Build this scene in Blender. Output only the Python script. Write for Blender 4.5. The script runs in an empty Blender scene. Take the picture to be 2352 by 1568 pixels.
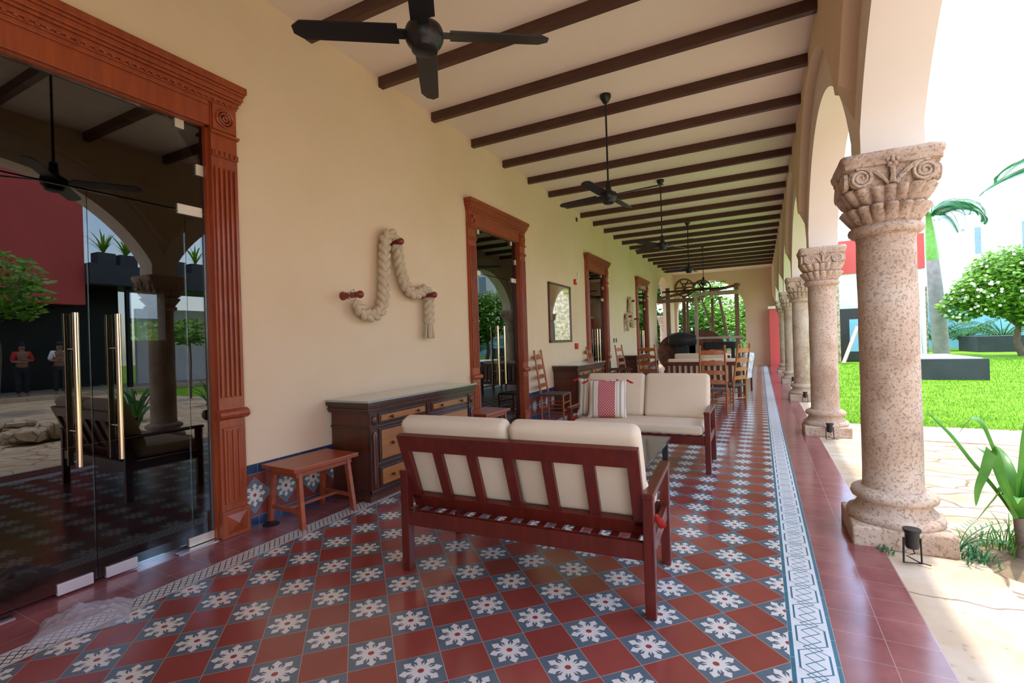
import bpy, bmesh, math, random
from mathutils import Vector, Matrix, noise
R = math.radians
PI = math.pi
SC = bpy.context.scene
COL = SC.collection

# ------------------------------------------------------------------ camera
F_PX, YAW, PITCH, ROLL = 1108.4, 0.4748, 0.0005, -0.0313
CAM = Vector((-0.0769, -2.4956, 1.4011))
fw = Vector((-math.sin(YAW) * math.cos(PITCH), math.cos(YAW) * math.cos(PITCH), math.sin(PITCH)))
r0 = Vector((math.cos(YAW), math.sin(YAW), 0)); u0 = r0.cross(fw)
rr = math.cos(ROLL) * r0 + math.sin(ROLL) * u0
uu = -math.sin(ROLL) * r0 + math.cos(ROLL) * u0
cam = bpy.data.objects.new('camera', bpy.data.cameras.new('camera'))
COL.objects.link(cam)
cam.data.sensor_width = 36; cam.data.lens = F_PX / 2352 * 36
cam.data.clip_start = 0.05; cam.data.clip_end = 500
cam.matrix_world = Matrix(((rr.x, uu.x, -fw.x, CAM.x), (rr.y, uu.y, -fw.y, CAM.y), (rr.z, uu.z, -fw.z, CAM.z), (0, 0, 0, 1)))
SC.camera = cam

# ------------------------------------------------------------------ sky, sun, exposure
SKY, SUN, EXPO = 0.80, 3.0, 0.24
W = bpy.data.worlds.new('sky'); SC.world = W; W.use_nodes = True
nt = W.node_tree; nt.nodes.clear()
wo = nt.nodes.new('ShaderNodeOutputWorld'); bg = nt.nodes.new('ShaderNodeBackground')
sky = nt.nodes.new('ShaderNodeTexSky'); sky.sky_type = 'NISHITA'; sky.sun_disc = False
sky.sun_elevation = R(80); sky.sun_rotation = R(0); sky.air_density = 1.0; sky.dust_density = 1.2
mixc = nt.nodes.new('ShaderNodeMix'); mixc.data_type = 'RGBA'
tc = nt.nodes.new('ShaderNodeTexCoord'); no = nt.nodes.new('ShaderNodeTexNoise')
no.inputs['Scale'].default_value = 2.6; no.inputs['Detail'].default_value = 8
cr = nt.nodes.new('ShaderNodeValToRGB'); cr.color_ramp.elements[0].position = .49; cr.color_ramp.elements[1].position = .64
nt.links.new(tc.outputs['Generated'], no.inputs['Vector']); nt.links.new(no.outputs['Fac'], cr.inputs[0])
nt.links.new(cr.outputs[0], mixc.inputs[0]); nt.links.new(sky.outputs[0], mixc.inputs[6])
mixc.inputs[7].default_value = (4.6, 4.7, 4.9, 1)
nt.links.new(mixc.outputs[2], bg.inputs[0]); bg.inputs[1].default_value = SKY
nt.links.new(bg.outputs[0], wo.inputs[0])
sd = bpy.data.lights.new('sun', 'SUN'); sd.energy = SUN; sd.angle = R(1.2); sd.color = (1, .95, .86)
so = bpy.data.objects.new('sun', sd); COL.objects.link(so)
so.rotation_euler = Vector((0.055, 0.05, 1)).to_track_quat('Z', 'Y').to_euler()
so.location = (6, 10, 14)
vs = SC.view_settings; vs.view_transform = 'Standard'; vs.look = 'None'; vs.exposure = EXPO; vs.gamma = 1; vs.use_curve_mapping = False
SC.cycles.max_bounces = 10; SC.cycles.diffuse_bounces = 6; SC.cycles.glossy_bounces = 4; SC.cycles.transparent_max_bounces = 12
SC.cycles.sample_clamp_indirect = 8

# ------------------------------------------------------------------ materials
class NT:
    def __init__(s, name):
        s.m = bpy.data.materials.new(name); s.m.use_nodes = True
        s.t = s.m.node_tree; s.t.nodes.clear()
        s.out = s.t.nodes.new('ShaderNodeOutputMaterial'); s.b = s.t.nodes.new('ShaderNodeBsdfPrincipled')
        s.t.links.new(s.b.outputs[0], s.out.inputs[0])
    def n(s, ty, **k):
        x = s.t.nodes.new(ty)
        for a, b in k.items(): setattr(x, a, b)
        return x
    def set(s, sock, v):
        if hasattr(v, 'is_output') or hasattr(v, 'links'): s.t.links.new(v, sock)
        else:
            if isinstance(v, (tuple, list)) and len(v) == 3 and sock.type == 'RGBA': v = (*v, 1)
            sock.default_value = v
    def M(s, op, a, b=0.0, c=None):
        x = s.n('ShaderNodeMath', operation=op); s.set(x.inputs[0], a); s.set(x.inputs[1], b)
        if c is not None: s.set(x.inputs[2], c)
        return x.outputs[0]
    def mix(s, f, a, b):
        x = s.n('ShaderNodeMix', data_type='RGBA'); s.set(x.inputs[0], f); s.set(x.inputs[6], a); s.set(x.inputs[7], b)
        return x.outputs[2]
    def pos(s, local=False):
        if local: v = s.n('ShaderNodeTexCoord').outputs['Object']
        else: v = s.n('ShaderNodeNewGeometry').outputs['Position']
        x = s.n('ShaderNodeSeparateXYZ'); s.t.links.new(v, x.inputs[0])
        return v, x.outputs[0], x.outputs[1], x.outputs[2]
    def noise(s, vec, scale, detail=4, rough=.5, stretch=None):
        if stretch:
            mp = s.n('ShaderNodeMapping'); s.t.links.new(vec, mp.inputs[0]); mp.inputs['Scale'].default_value = stretch; vec = mp.outputs[0]
        x = s.n('ShaderNodeTexNoise'); s.t.links.new(vec, x.inputs['Vector'])
        x.inputs['Scale'].default_value = scale; x.inputs['Detail'].default_value = detail; x.inputs['Roughness'].default_value = rough
        return x.outputs['Fac']
    def ramp(s, f, stops):
        x = s.n('ShaderNodeValToRGB'); s.t.links.new(f, x.inputs[0]); e = x.color_ramp.elements
        while len(e) < len(stops): e.new(.5)
        for i, (p, c) in enumerate(stops):
            e[i].position = p; e[i].color = (*c, 1) if isinstance(c, (tuple, list)) else (c, c, c, 1)
        return x.outputs[0]
    def bump(s, h, strength=.3, dist=.01):
        x = s.n('ShaderNodeBump'); s.t.links.new(h, x.inputs['Height']); x.inputs['Strength'].default_value = strength; x.inputs['Distance'].default_value = dist
        s.t.links.new(x.outputs[0], s.b.inputs['Normal'])
    def base(s, c, rough=.6, metal=0, spec=.5, coat=0):
        s.set(s.b.inputs['Base Color'], c); s.set(s.b.inputs['Roughness'], rough); s.set(s.b.inputs['Metallic'], metal)
        s.b.inputs['Specular IOR Level'].default_value = spec; s.b.inputs['Coat Weight'].default_value = coat
        s.b.inputs['Coat Roughness'].default_value = .08
        return s.m
    # 0/1 masks
    def lt(s, a, b): return s.M('LESS_THAN', a, b)
    def gt(s, a, b): return s.M('GREATER_THAN', a, b)
    def ab(s, a): return s.M('ABSOLUTE', a)
    def near(s, a, b, w): return s.lt(s.ab(s.M('SUBTRACT', a, b)), w)
    def mod(s, a, p):
        return s.M('SUBTRACT', a, s.M('MULTIPLY', s.M('ROUND', s.M('DIVIDE', a, p)), p))   # signed distance to nearest multiple
    def mx(s, *a):
        r = a[0]
        for q in a[1:]: r = s.M('MAXIMUM', r, q)
        return r
    def ml(s, *a):
        r = a[0]
        for q in a[1:]: r = s.M('MULTIPLY', r, q)
        return r

def plain(name, c, rough=.6, metal=0, spec=.5, var=.12, scale=6, bump=0, coat=0, local=False, bscale=None):
    n = NT(name); v, x, y, z = n.pos(local)
    f = n.noise(v, scale, 5)
    d = tuple(q * (1 - var) for q in c); l = tuple(min(1, q * (1 + var)) for q in c)
    n.base(n.mix(n.M('MULTIPLY_ADD', n.M('SUBTRACT', f, .5), 2.2, .5), d, l), rough, metal, spec, coat)
    if bump: n.bump(n.noise(v, bscale or scale * 6, 6), bump, .01)
    return n.m
def wood(name, dark, light, rough=.35, scale=3, axis='z', coat=.2):
    n = NT(name); v, x, y, z = n.pos(True)
    st = {'x': (1, 9, 9), 'y': (9, 1, 9), 'z': (9, 9, 1)}[axis]
    f = n.noise(v, scale, 6, .6, st); g = n.noise(v, scale * .5, 2)
    f = n.M('MULTIPLY_ADD', f, .7, n.M('MULTIPLY', g, .3))
    n.base(n.ramp(f, [(.3, dark), (.65, light)]), rough, 0, .5, coat)
    n.bump(f, .12, .004)
    return n.m

FS = 0.2 * 2 ** .5          # spacing of the flower tiles
def flower(n, dx, dy, grey, red, cream):
    """colour of a flower tile around its centre"""
    rad = n.M('SQRT', n.M('ADD', n.ml(dx, dx), n.ml(dy, dy)))
    th = n.M('ARCTAN2', dy, dx)
    def fold(t, p):
        return n.mod(t, p)
    ph = fold(th, PI / 4)
    p = n.ml(rad, n.M('COSINE', ph)); q = n.ml(rad, n.ab(n.M('SINE', ph)))
    core = n.lt(rad, .035)
    stem = n.ml(n.lt(q, .0090), n.lt(p, .072))
    head = n.lt(n.M('ADD', n.M('MULTIPLY', n.ab(n.M('SUBTRACT', p, .077)), .9), q), .0150)
    barb = n.ml(n.lt(n.ab(n.M('SUBTRACT', p, n.M('MULTIPLY_ADD', q, .7, .058))), .0055), n.lt(q, .0190))
    th2 = n.M('ADD', th, PI / 8); ph2 = fold(th2, PI / 4)
    p2 = n.ml(rad, n.M('COSINE', ph2)); q2 = n.ml(rad, n.ab(n.M('SINE', ph2)))
    dart = n.ml(n.lt(q2, n.M('MULTIPLY', n.M('SUBTRACT', .062, p2), .20)), n.lt(p2, .060))
    white = n.mx(core, stem, head, barb, dart)
    c = n.mix(white, grey, cream)
    return n.mix(n.lt(rad, .0140), c, red)

def tile_floor():
    n = NT('cement_tile_flowers'); v, x, y, z = n.pos()
    dx = n.mod(x, FS); dy = n.mod(y, FS)
    t = n.M('ADD', n.ab(dx), n.ab(dy))
    nz = n.noise(v, 2.6, 3, .5); nz2 = n.noise(v, 30, 3)
    # per tile tint
    ix = n.M('ROUND', n.M('DIVIDE', x, FS)); iy = n.M('ROUND', n.M('DIVIDE', y, FS))
    jx = n.M('FLOOR', n.M('DIVIDE', x, FS)); jy = n.M('FLOOR', n.M('DIVIDE', y, FS))
    cb = n.n('ShaderNodeCombineXYZ'); n.set(cb.inputs[0], jx); n.set(cb.inputs[1], jy)
    wn = n.n('ShaderNodeTexWhiteNoise'); n.t.links.new(cb.outputs[0], wn.inputs[0])
    red = n.mix(n.M('MULTIPLY_ADD', nz, .8, n.M('MULTIPLY', wn.outputs['Value'], .3)), (.19, .032, .024), (.37, .085, .062))
    grey = n.mix(nz, (.075, .11, .135), (.14, .19, .225))
    fl = flower(n, dx, dy, grey, (.33, .06, .045), n.mix(nz, (.66, .61, .54), (.82, .78, .70)))
    c = n.mix(n.lt(t, FS / 2), red, fl)
    gro = n.near(t, FS / 2, .0024)
    c = n.mix(gro, c, (.42, .30, .25))
    n.base(c, n.M('MULTIPLY_ADD', nz2, .04, .15), 0, .75)
    n.bump(n.M('SUBTRACT', n.M('MULTIPLY', nz, .6), n.M('MULTIPLY', gro, .5)), .12, .003)
    return n.m
def tile_red():
    n = NT('red_cement_tile'); v, x, y, z = n.pos()
    a = n.mod(n.M('SUBTRACT', x, .187), .2); b = n.mod(y, .2)
    nz = n.noise(v, 4, 5, .6); nz2 = n.noise(v, 12, 4)
    c = n.mix(n.M('MULTIPLY_ADD', n.M('SUBTRACT', nz, .5), 2, .5), (.18, .048, .048), (.34, .115, .110))
    gro = n.mx(n.lt(n.ab(a), .0018), n.lt(n.ab(b), .0014))
    c = n.mix(gro, c, (.40, .27, .24))
    n.base(c, n.M('MULTIPLY_ADD', nz2, .08, .13), 0, .8)
    n.bump(n.M('SUBTRACT', n.M('MULTIPLY', nz, .6), gro), .12, .003)
    return n.m
def strip_right():
    n = NT('teal_interlace_border'); v, x, y, z = n.pos()
    a = n.ab(n.M('SUBTRACT', x, .0935)); vv = n.mod(y, .2); d = n.ab(vv)      # d: 0 at cell joint, .1 mid
    lw = .0036
    side = n.ml(n.near(a, .058, .0042), n.gt(d, .036))
    dia = n.ml(n.lt(n.ab(n.M('SUBTRACT', a, n.M('MULTIPLY', d, 1.6))), .0048), n.lt(d, .038))
    tri = n.M('MULTIPLY', n.ab(n.mod(n.M('ADD', y, .0333), .0667)), 1.1)
    inner = n.lt(n.ab(n.M('SUBTRACT', a, tri)), lw)
    tri2 = n.M('MULTIPLY', n.ab(n.mod(n.M('ADD', y, .0333), .0667)), .95)
    inner2 = n.ml(n.lt(n.ab(n.M('SUBTRACT', a, tri2)), lw), n.gt(d, .0))
    line = n.mx(side, dia, inner)
    band = n.gt(a, .0755)
    nz = n.noise(v, 9, 4)
    teal = n.mix(nz, (.018, .10, .14), (.05, .21, .27)); white = n.mix(nz, (.62, .63, .60), (.76, .77, .75))
    c = n.mix(n.mx(line, band), white, teal)
    c = n.mix(n.mx(n.ml(n.lt(n.ab(n.mod(n.M('ADD', y, .1), .2)), .0012), band), n.gt(a, .0925)), c, (.45, .45, .43))
    n.base(c, .28, 0, .4); return n.m
def strip_left():
    n = NT('black_lattice_border'); v, x, y, z = n.pos()
    a = n.M('ADD', x, 3.235); aa = n.ab(a)
    ts = [n.M('MULTIPLY_ADD', n.ab(n.mod(n.M('ADD', y, o), .16)), 1.30, -.052) for o in (0, .04, .08, .12)]
    line = n.mx(*[n.lt(n.ab(n.M('SUBTRACT', a, t)), .0048) for t in ts])
    edge = n.mx(n.near(aa, .062, .0018), n.gt(aa, .073))
    nz = n.noise(v, 9, 4)
    c = n.mix(n.mx(line, edge), n.mix(nz, (.62, .58, .52), (.76, .72, .66)), n.mix(nz, (.012, .018, .03), (.03, .05, .08)))
    n.base(c, .28, 0, .4); return n.m
def wain():
    n = NT('wainscot_tile'); v, x, y, z = n.pos()
    dy = n.mod(n.M('ADD', y, .03), FS); dz = n.M('SUBTRACT', z, .245)
    t = n.M('ADD', n.ab(dy), n.ab(dz)); nz = n.noise(v, 5, 4)
    # every diamond is a flower tile, the corners between are red
    fl = flower(n, dy, dz, n.mix(nz, (.09, .12, .14), (.16, .19, .21)), (.28, .04, .03), (.66, .61, .54))
    red = n.mix(nz, (.13, .022, .018), (.24, .05, .035))
    c = n.mix(n.lt(t, FS / 2), red, fl)
    c = n.mix(n.near(t, FS / 2, .002), c, (.3, .24, .22))
    blue = n.mix(nz, (.012, .028, .07), (.03, .06, .13))
    edge = n.gt(n.ab(dz), .170)
    c = n.mix(edge, c, blue)
    c = n.mix(n.mx(n.near(n.ab(dz), .170, .0018), n.ml(edge, n.lt(n.ab(n.mod(y, .2)), .0015))), c, (.25, .23, .25))
    n.base(c, .22, 0, .5); return n.m
def plaster(name, c1, c2, bump=.25):
    n = NT(name); v, x, y, z = n.pos()
    a = n.noise(v, .9, 5, .6); b = n.noise(v, 26, 5, .6)
    n.base(n.mix(n.M('MULTIPLY_ADD', n.M('SUBTRACT', a, .5), 1.8, .5), c1, c2), .85, 0, .15)
    n.bump(n.M('MULTIPLY_ADD', b, .4, n.noise(v, 4, 3)), bump, .006); return n.m
def stone_column_mat():
    n = NT('pitted_limestone'); v, x, y, z = n.pos()
    a = n.noise(v, 2.6, 6, .6); b = n.noise(v, 55, 5, .65); g = n.noise(v, 11, 5, .6)
    c = n.ramp(a, [(.32, (.40, .27, .19)), (.5, (.56, .41, .30)), (.68, (.64, .53, .43))])
    pit = n.ramp(b, [(.35, 1.0), (.46, 0.0)])
    c = n.mix(n.M('MULTIPLY', pit, .55), c, (.22, .145, .10))
    c = n.mix(n.ramp(g, [(.60, 0.), (.72, .45)]), c, (.70, .62, .53))
    n.base(c, .85, 0, .2)
    n.bump(n.M('SUBTRACT', n.M('MULTIPLY', g, 1.0), n.M('MULTIPLY', pit, .6)), .6, .012); return n.m
def flagstone():
    n = NT('flagstone_paving'); v, x, y, z = n.pos()
    mp = n.n('ShaderNodeMapping'); n.t.links.new(v, mp.inputs[0]); mp.inputs['Scale'].default_value = (1.5, 2.6, 1)
    ad = n.n('ShaderNodeVectorMath', operation='ADD'); nn = n.n('ShaderNodeTexNoise'); nn.inputs['Scale'].default_value = 3
    n.t.links.new(v, nn.inputs['Vector']); sc = n.n('ShaderNodeVectorMath', operation='SCALE'); n.t.links.new(nn.outputs['Color'], sc.inputs[0]); sc.inputs['Scale'].default_value = .5
    n.t.links.new(mp.outputs[0], ad.inputs[0]); n.t.links.new(sc.outputs[0], ad.inputs[1])
    vo = n.n('ShaderNodeTexVoronoi', feature='DISTANCE_TO_EDGE'); n.t.links.new(ad.outputs[0], vo.inputs['Vector']); vo.inputs['Scale'].default_value = 1.1
    vc = n.n('ShaderNodeTexVoronoi'); n.t.links.new(ad.outputs[0], vc.inputs['Vector']); vc.inputs['Scale'].default_value = 1.1
    a = n.noise(v, 3, 7, .65)
    c = n.ramp(a, [(.3, (.44, .29, .16)), (.5, (.58, .45, .30)), (.68, (.70, .62, .50))])
    sp = n.n('ShaderNodeSeparateColor'); n.t.links.new(vc.outputs['Color'], sp.inputs[0])
    c = n.mix(n.M('MULTIPLY', sp.outputs[0], .35), c, (.56, .36, .22))
    e = n.ramp(vo.outputs['Distance'], [(0., 1.), (.035, 0.)])
    c = n.mix(n.M('MULTIPLY', e, .75), c, (.22, .15, .09))
    n.base(c, .9, 0, .2); n.bump(n.M('SUBTRACT', n.M('MULTIPLY', a, 1.2), e), .7, .03); return n.m
def slab_mat():
    n = NT('limestone_slab'); v, x, y, z = n.pos()
    a = n.noise(v, 2.2, 7, .6)
    c = n.ramp(a, [(.3, (.48, .34, .20)), (.5, (.57, .45, .31)), (.7, (.66, .58, .46))])
    j = n.lt(n.ab(n.mod(n.M('MULTIPLY_ADD', n.M('SUBTRACT', n.noise(v, 2.5, 4), .5), .22, n.M('ADD', y, .05)), .82)), .007)
    sp = n.ramp(n.noise(v, 18, 5), [(.28, 1.), (.34, 0.)])
    c = n.mix(n.mx(n.M('MULTIPLY', j, .8), n.M('MULTIPLY', sp, .35)), c, (.2, .14, .09))
    n.base(c, .85, 0, .25); n.bump(n.M('SUBTRACT', a, n.M('MULTIPLY', j, .6)), .4, .015); return n.m
def glass_mat(name, ior=2.1, tint=(.17, .19, .18)):
    n = NT(name); n.t.nodes.remove(n.b)
    tr = n.n('ShaderNodeBsdfTransparent'); tr.inputs[0].default_value = (*tint, 1)
    gl = n.n('ShaderNodeBsdfGlossy'); gl.inputs['Roughness'].default_value = .0; gl.inputs[0].default_value = (1, 1, 1, 1)
    fr = n.n('ShaderNodeFresnel'); fr.inputs[0].default_value = ior
    mx = n.n('ShaderNodeMixShader'); n.t.links.new(fr.outputs[0], mx.inputs[0]); n.t.links.new(tr.outputs[0], mx.inputs[1]); n.t.links.new(gl.outputs[0], mx.inputs[2])
    n.t.links.new(mx.outputs[0], n.out.inputs[0]); return n.m
def leaf_mat(name, c1, c2, rough=.45, trans=.25):
    n = NT(name); v, x, y, z = n.pos()
    f = n.noise(v, 5, 3)
    oi = n.n('ShaderNodeObjectInfo')
    c = n.mix(n.M('MULTIPLY_ADD', n.M('SUBTRACT', f, .5), 2.4, .5), c1, c2)
    n.base(c, rough, 0, .35)
    if trans:
        t = n.n('ShaderNodeBsdfTranslucent'); n.t.links.new(c, t.inputs[0])
        mx = n.n('ShaderNodeMixShader'); mx.inputs[0].default_value = trans
        n.t.links.new(n.b.outputs[0], mx.inputs[1]); n.t.links.new(t.outputs[0], mx.inputs[2]); n.t.links.new(mx.outputs[0], n.out.inputs[0])
    return n.m
def pillow_mat():
    n = NT('striped_woven_cotton'); v, x, y, z = n.pos(True)
    a = n.ab(x)
    d1 = n.lt(n.ab(n.mod(n.M('ADD', x, z), .030)), .0042); d2 = n.lt(n.ab(n.mod(n.M('SUBTRACT', x, z), .030)), .0042)
    red = n.mix(n.mx(d1, d2), (.36, .045, .06), (.66, .33, .32))
    st = n.mx(n.near(a, .150, .003), n.near(a, .162, .003), n.near(a, .118, .0015), n.near(a, .200, .002))
    c = n.mix(st, (.72, .66, .55), (.16, .11, .09))
    c = n.mix(n.lt(a, .098), c, red)
    n.base(c, .95, 0, .1); n.bump(n.noise(v, 160, 2), .3, .002); return n.m
def rope_mat():
    n = NT('cream_fibre_rope'); v, x, y, z = n.pos(True)
    a = n.noise(v, 60, 4, .6); b = n.noise(v, 8, 3)
    n.base(n.mix(n.M('MULTIPLY_ADD', a, .6, n.M('MULTIPLY', b, .4)), (.42, .30, .18), (.74, .62, .46)), .95, 0, .1)
    n.bump(a, .8, .006); return n.m
def rubble_mat():
    n = NT('rubble_stone_wall'); v, x, y, z = n.pos()
    vo = n.n('ShaderNodeTexVoronoi', feature='DISTANCE_TO_EDGE'); n.t.links.new(v, vo.inputs['Vector']); vo.inputs['Scale'].default_value = 5
    a = n.noise(v, 5, 6)
    c = n.ramp(a, [(.35, (.42, .30, .19)), (.65, (.75, .62, .46))])
    e = n.ramp(vo.outputs['Distance'], [(0., 1.), (.05, 0.)])
    n.base(n.mix(n.M('MULTIPLY', e, .6), c, (.3, .25, .2)), .9, 0, .2); n.bump(n.M('SUBTRACT', a, e), .7, .05); return n.m
def bag_mat():
    n = NT('clear_plastic'); 
    n.base((.66, .64, .70), .15, 0, .6); vv_, x_, y_, z_ = n.pos(True); n.bump(n.noise(vv_, 26, 4), .6, .01)
    tr = n.n('ShaderNodeBsdfTransparent'); tr.inputs[0].default_value = (.95, .95, .97, 1)
    lw = n.n('ShaderNodeLayerWeight'); lw.inputs[0].default_value = .35
    f = n.M('MULTIPLY_ADD', lw.outputs['Facing'], .5, .26)
    mx = n.n('ShaderNodeMixShader'); n.t.links.new(f, mx.inputs[0]); n.t.links.new(tr.outputs[0], mx.inputs[1]); n.t.links.new(n.b.outputs[0], mx.inputs[2])
    n.t.links.new(mx.outputs[0], n.out.inputs[0]); return n.m

M = {}
M['tile'] = tile_floor(); M['red'] = tile_red(); M['stripR'] = strip_right(); M['stripL'] = strip_left(); M['wain'] = wain()
M['wall'] = plaster('cream_plaster', (.70, .53, .34), (.77, .61, .43))
M['arc'] = plaster('pale_plaster', (.80, .69, .56), (.86, .76, .65))
M['ceil'] = plaster('ceiling_plaster', (.78, .66, .53), (.83, .72, .60), .1)
M['stone'] = stone_column_mat(); M['flag'] = flagstone(); M['slab'] = slab_mat(); M['rubble'] = rubble_mat()
M['doorwood'] = wood('red_mahogany', (.20, .030, .008), (.36, .068, .014), .38)
M['sofawood'] = wood('oiled_redwood', (.070, .007, .005), (.140, .016, .008), .36)
M['stoolwood'] = wood('orange_redwood', (.22, .034, .010), (.36, .070, .020), .35, axis='y')
M['cabdark'] = wood('dark_cabinet_wood', (.030, .009, .006), (.075, .020, .012), .28)
M['cabmid'] = wood('cabinet_side_wood', (.055, .014, .007), (.11, .028, .011), .32)
M['caborange'] = wood('drawer_veneer', (.28, .095, .022), (.44, .17, .045), .35, axis='y')
M['chairwood'] = wood('turned_chair_wood', (.25, .052, .013), (.46, .14, .035), .38)
M['chairdark'] = wood('dark_chair_wood', (.06, .015, .008), (.13, .035, .015), .4)
M['beam'] = wood('dark_beam_wood', (.040, .013, .007), (.095, .032, .014), .55, axis='x')
M['oldwood'] = wood('weathered_timber', (.13, .07, .04), (.27, .16, .10), .8)
M['oldpale'] = wood('pale_timber', (.34, .25, .19), (.50, .40, .32), .8)
M['rust'] = plain('rusty_iron', (.15, .06, .035), .8, .1, var=.5, scale=5, bump=.3)
M['blackiron'] = plain('black_iron', (.022, .02, .022), .55, .3, var=.3)
M['fan'] = plain('black_fan_metal', (.012, .011, .011), .38, .2, var=.1)
M['blackplastic'] = plain('black_plastic', (.012, .012, .014), .4)
M['cushion'] = plain('cream_canvas', (.68, .56, .41), .95, spec=.1, var=.04, scale=3, bump=.15, local=True, bscale=160)
M['pillow'] = pillow_mat(); M['tassel'] = plain('red_tassel_yarn', (.42, .03, .025), .9, spec=.1, var=.3, scale=60)
M['palepillow'] = plain('pale_cotton', (.74, .66, .54), .95, spec=.1, local=True, bump=.2)
M['rope'] = rope_mat(); M['peg'] = wood('peg_wood', (.14, .012, .008), (.24, .028, .016), .4)
M['seatweave'] = plain('woven_palm_seat', (.10, .06, .045), .8, var=.4, scale=40, local=True)
M['brass'] = plain('polished_steel_gold', (.80, .62, .44), .12, 1, var=.03)
M['steel'] = plain('brushed_steel', (.72, .70, .68), .28, 1, var=.05)
M['clamp'] = plain('pale_steel_clamp', (.66, .58, .58), .4, .3, var=.05); M['steelmatte'] = plain('satin_clamp', (.72, .64, .52), .45, .5, var=.05)
M['knob'] = plain('dark_brass', (.10, .06, .035), .35, .8)
M['glass'] = glass_mat('tinted_glass', 1.75, (.42, .45, .44)); M['tableglass'] = glass_mat('table_glass', 1.6, (.75, .85, .78))
M['mirror'] = NT('mirror_silver').base((.92, .92, .90), .02, 1)
M['granite'] = plain('dark_granite', (.055, .06, .05), .14, 0, .6, var=.25, scale=20)
M['roomwall'] = plain('dim_room_plaster', (.10, .085, .07), .9); M['roomfloor'] = plain('dim_room_floor', (.05, .045, .045), .5)  # dark base colours stand in for the unlit interior
M['redwall'] = plain('red_painted_wall', (.62, .10, .09), .8, spec=.2, var=.06, scale=1)
M['whitewall'] = plain('white_painted_wall', (.80, .80, .82), .8, spec=.2, var=.04, scale=1)
M['bluewall'] = plain('blue_painted_wall', (.25, .50, .68), .8, spec=.2, var=.1, scale=1)
M['slotblue'] = plain('pale_blue_glass', (.22, .34, .42), .3); M['charcoal'] = plain('charcoal_plaster', (.065, .072, .085), .8, spec=.2, var=.15, scale=2)
M['blackframe'] = plain('black_frame', (.012, .013, .016), .4)
M['grass'] = leaf_mat('grass', (.10, .27, .015), (.23, .42, .03), .6, .35)
M['lawn'] = plain('lawn_ground', (.16, .34, .022), .95, spec=.1, var=.35, scale=2.5, bump=.6, bscale=60)
M['soil'] = plain('dry_soil', (.28, .20, .12), .95, spec=.1, var=.35, scale=6, bump=.6)
M['leafb'] = leaf_mat('bright_leaf', (.05, .20, .012), (.26, .50, .035))
M['leafd'] = leaf_mat('dark_leaf', (.02, .11, .02), (.09, .28, .035))
M['leafp'] = leaf_mat('palm_leaf', (.015, .12, .05), (.07, .26, .09))
M['leafs'] = leaf_mat('strap_leaf', (.04, .17, .02), (.12, .32, .04), .32, .2)
M['petal'] = plain('white_petal', (.85, .84, .72), .7)
M['bark'] = plain('bark', (.16, .11, .08), .9, bump=.5, var=.3)
M['palmbark'] = plain('pale_palm_bark', (.36, .33, .31), .9, var=.2, scale=3, bump=.4)
M['crownshaft'] = plain('green_crownshaft', (.17, .45, .06), .4, var=.2)
M['bag'] = bag_mat()
M['water'] = glass_mat('water', 1.33, (.9, .95, .97))
M['fabricwhite'] = plain('white_print_fabric', (.62, .62, .62), .95, var=.5, scale=14, local=True)
M['skin'] = plain('skin', (.30, .15, .09), .6); M['shirtred'] = plain('red_shirt', (.5, .03, .03), .9)
M['shirtwhite'] = plain('white_shirt', (.8, .8, .82), .9); M['trouser'] = plain('dark_trousers', (.02, .02, .03), .9); M['hair'] = plain('black_hair', (.01, .008, .008), .6)

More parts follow.
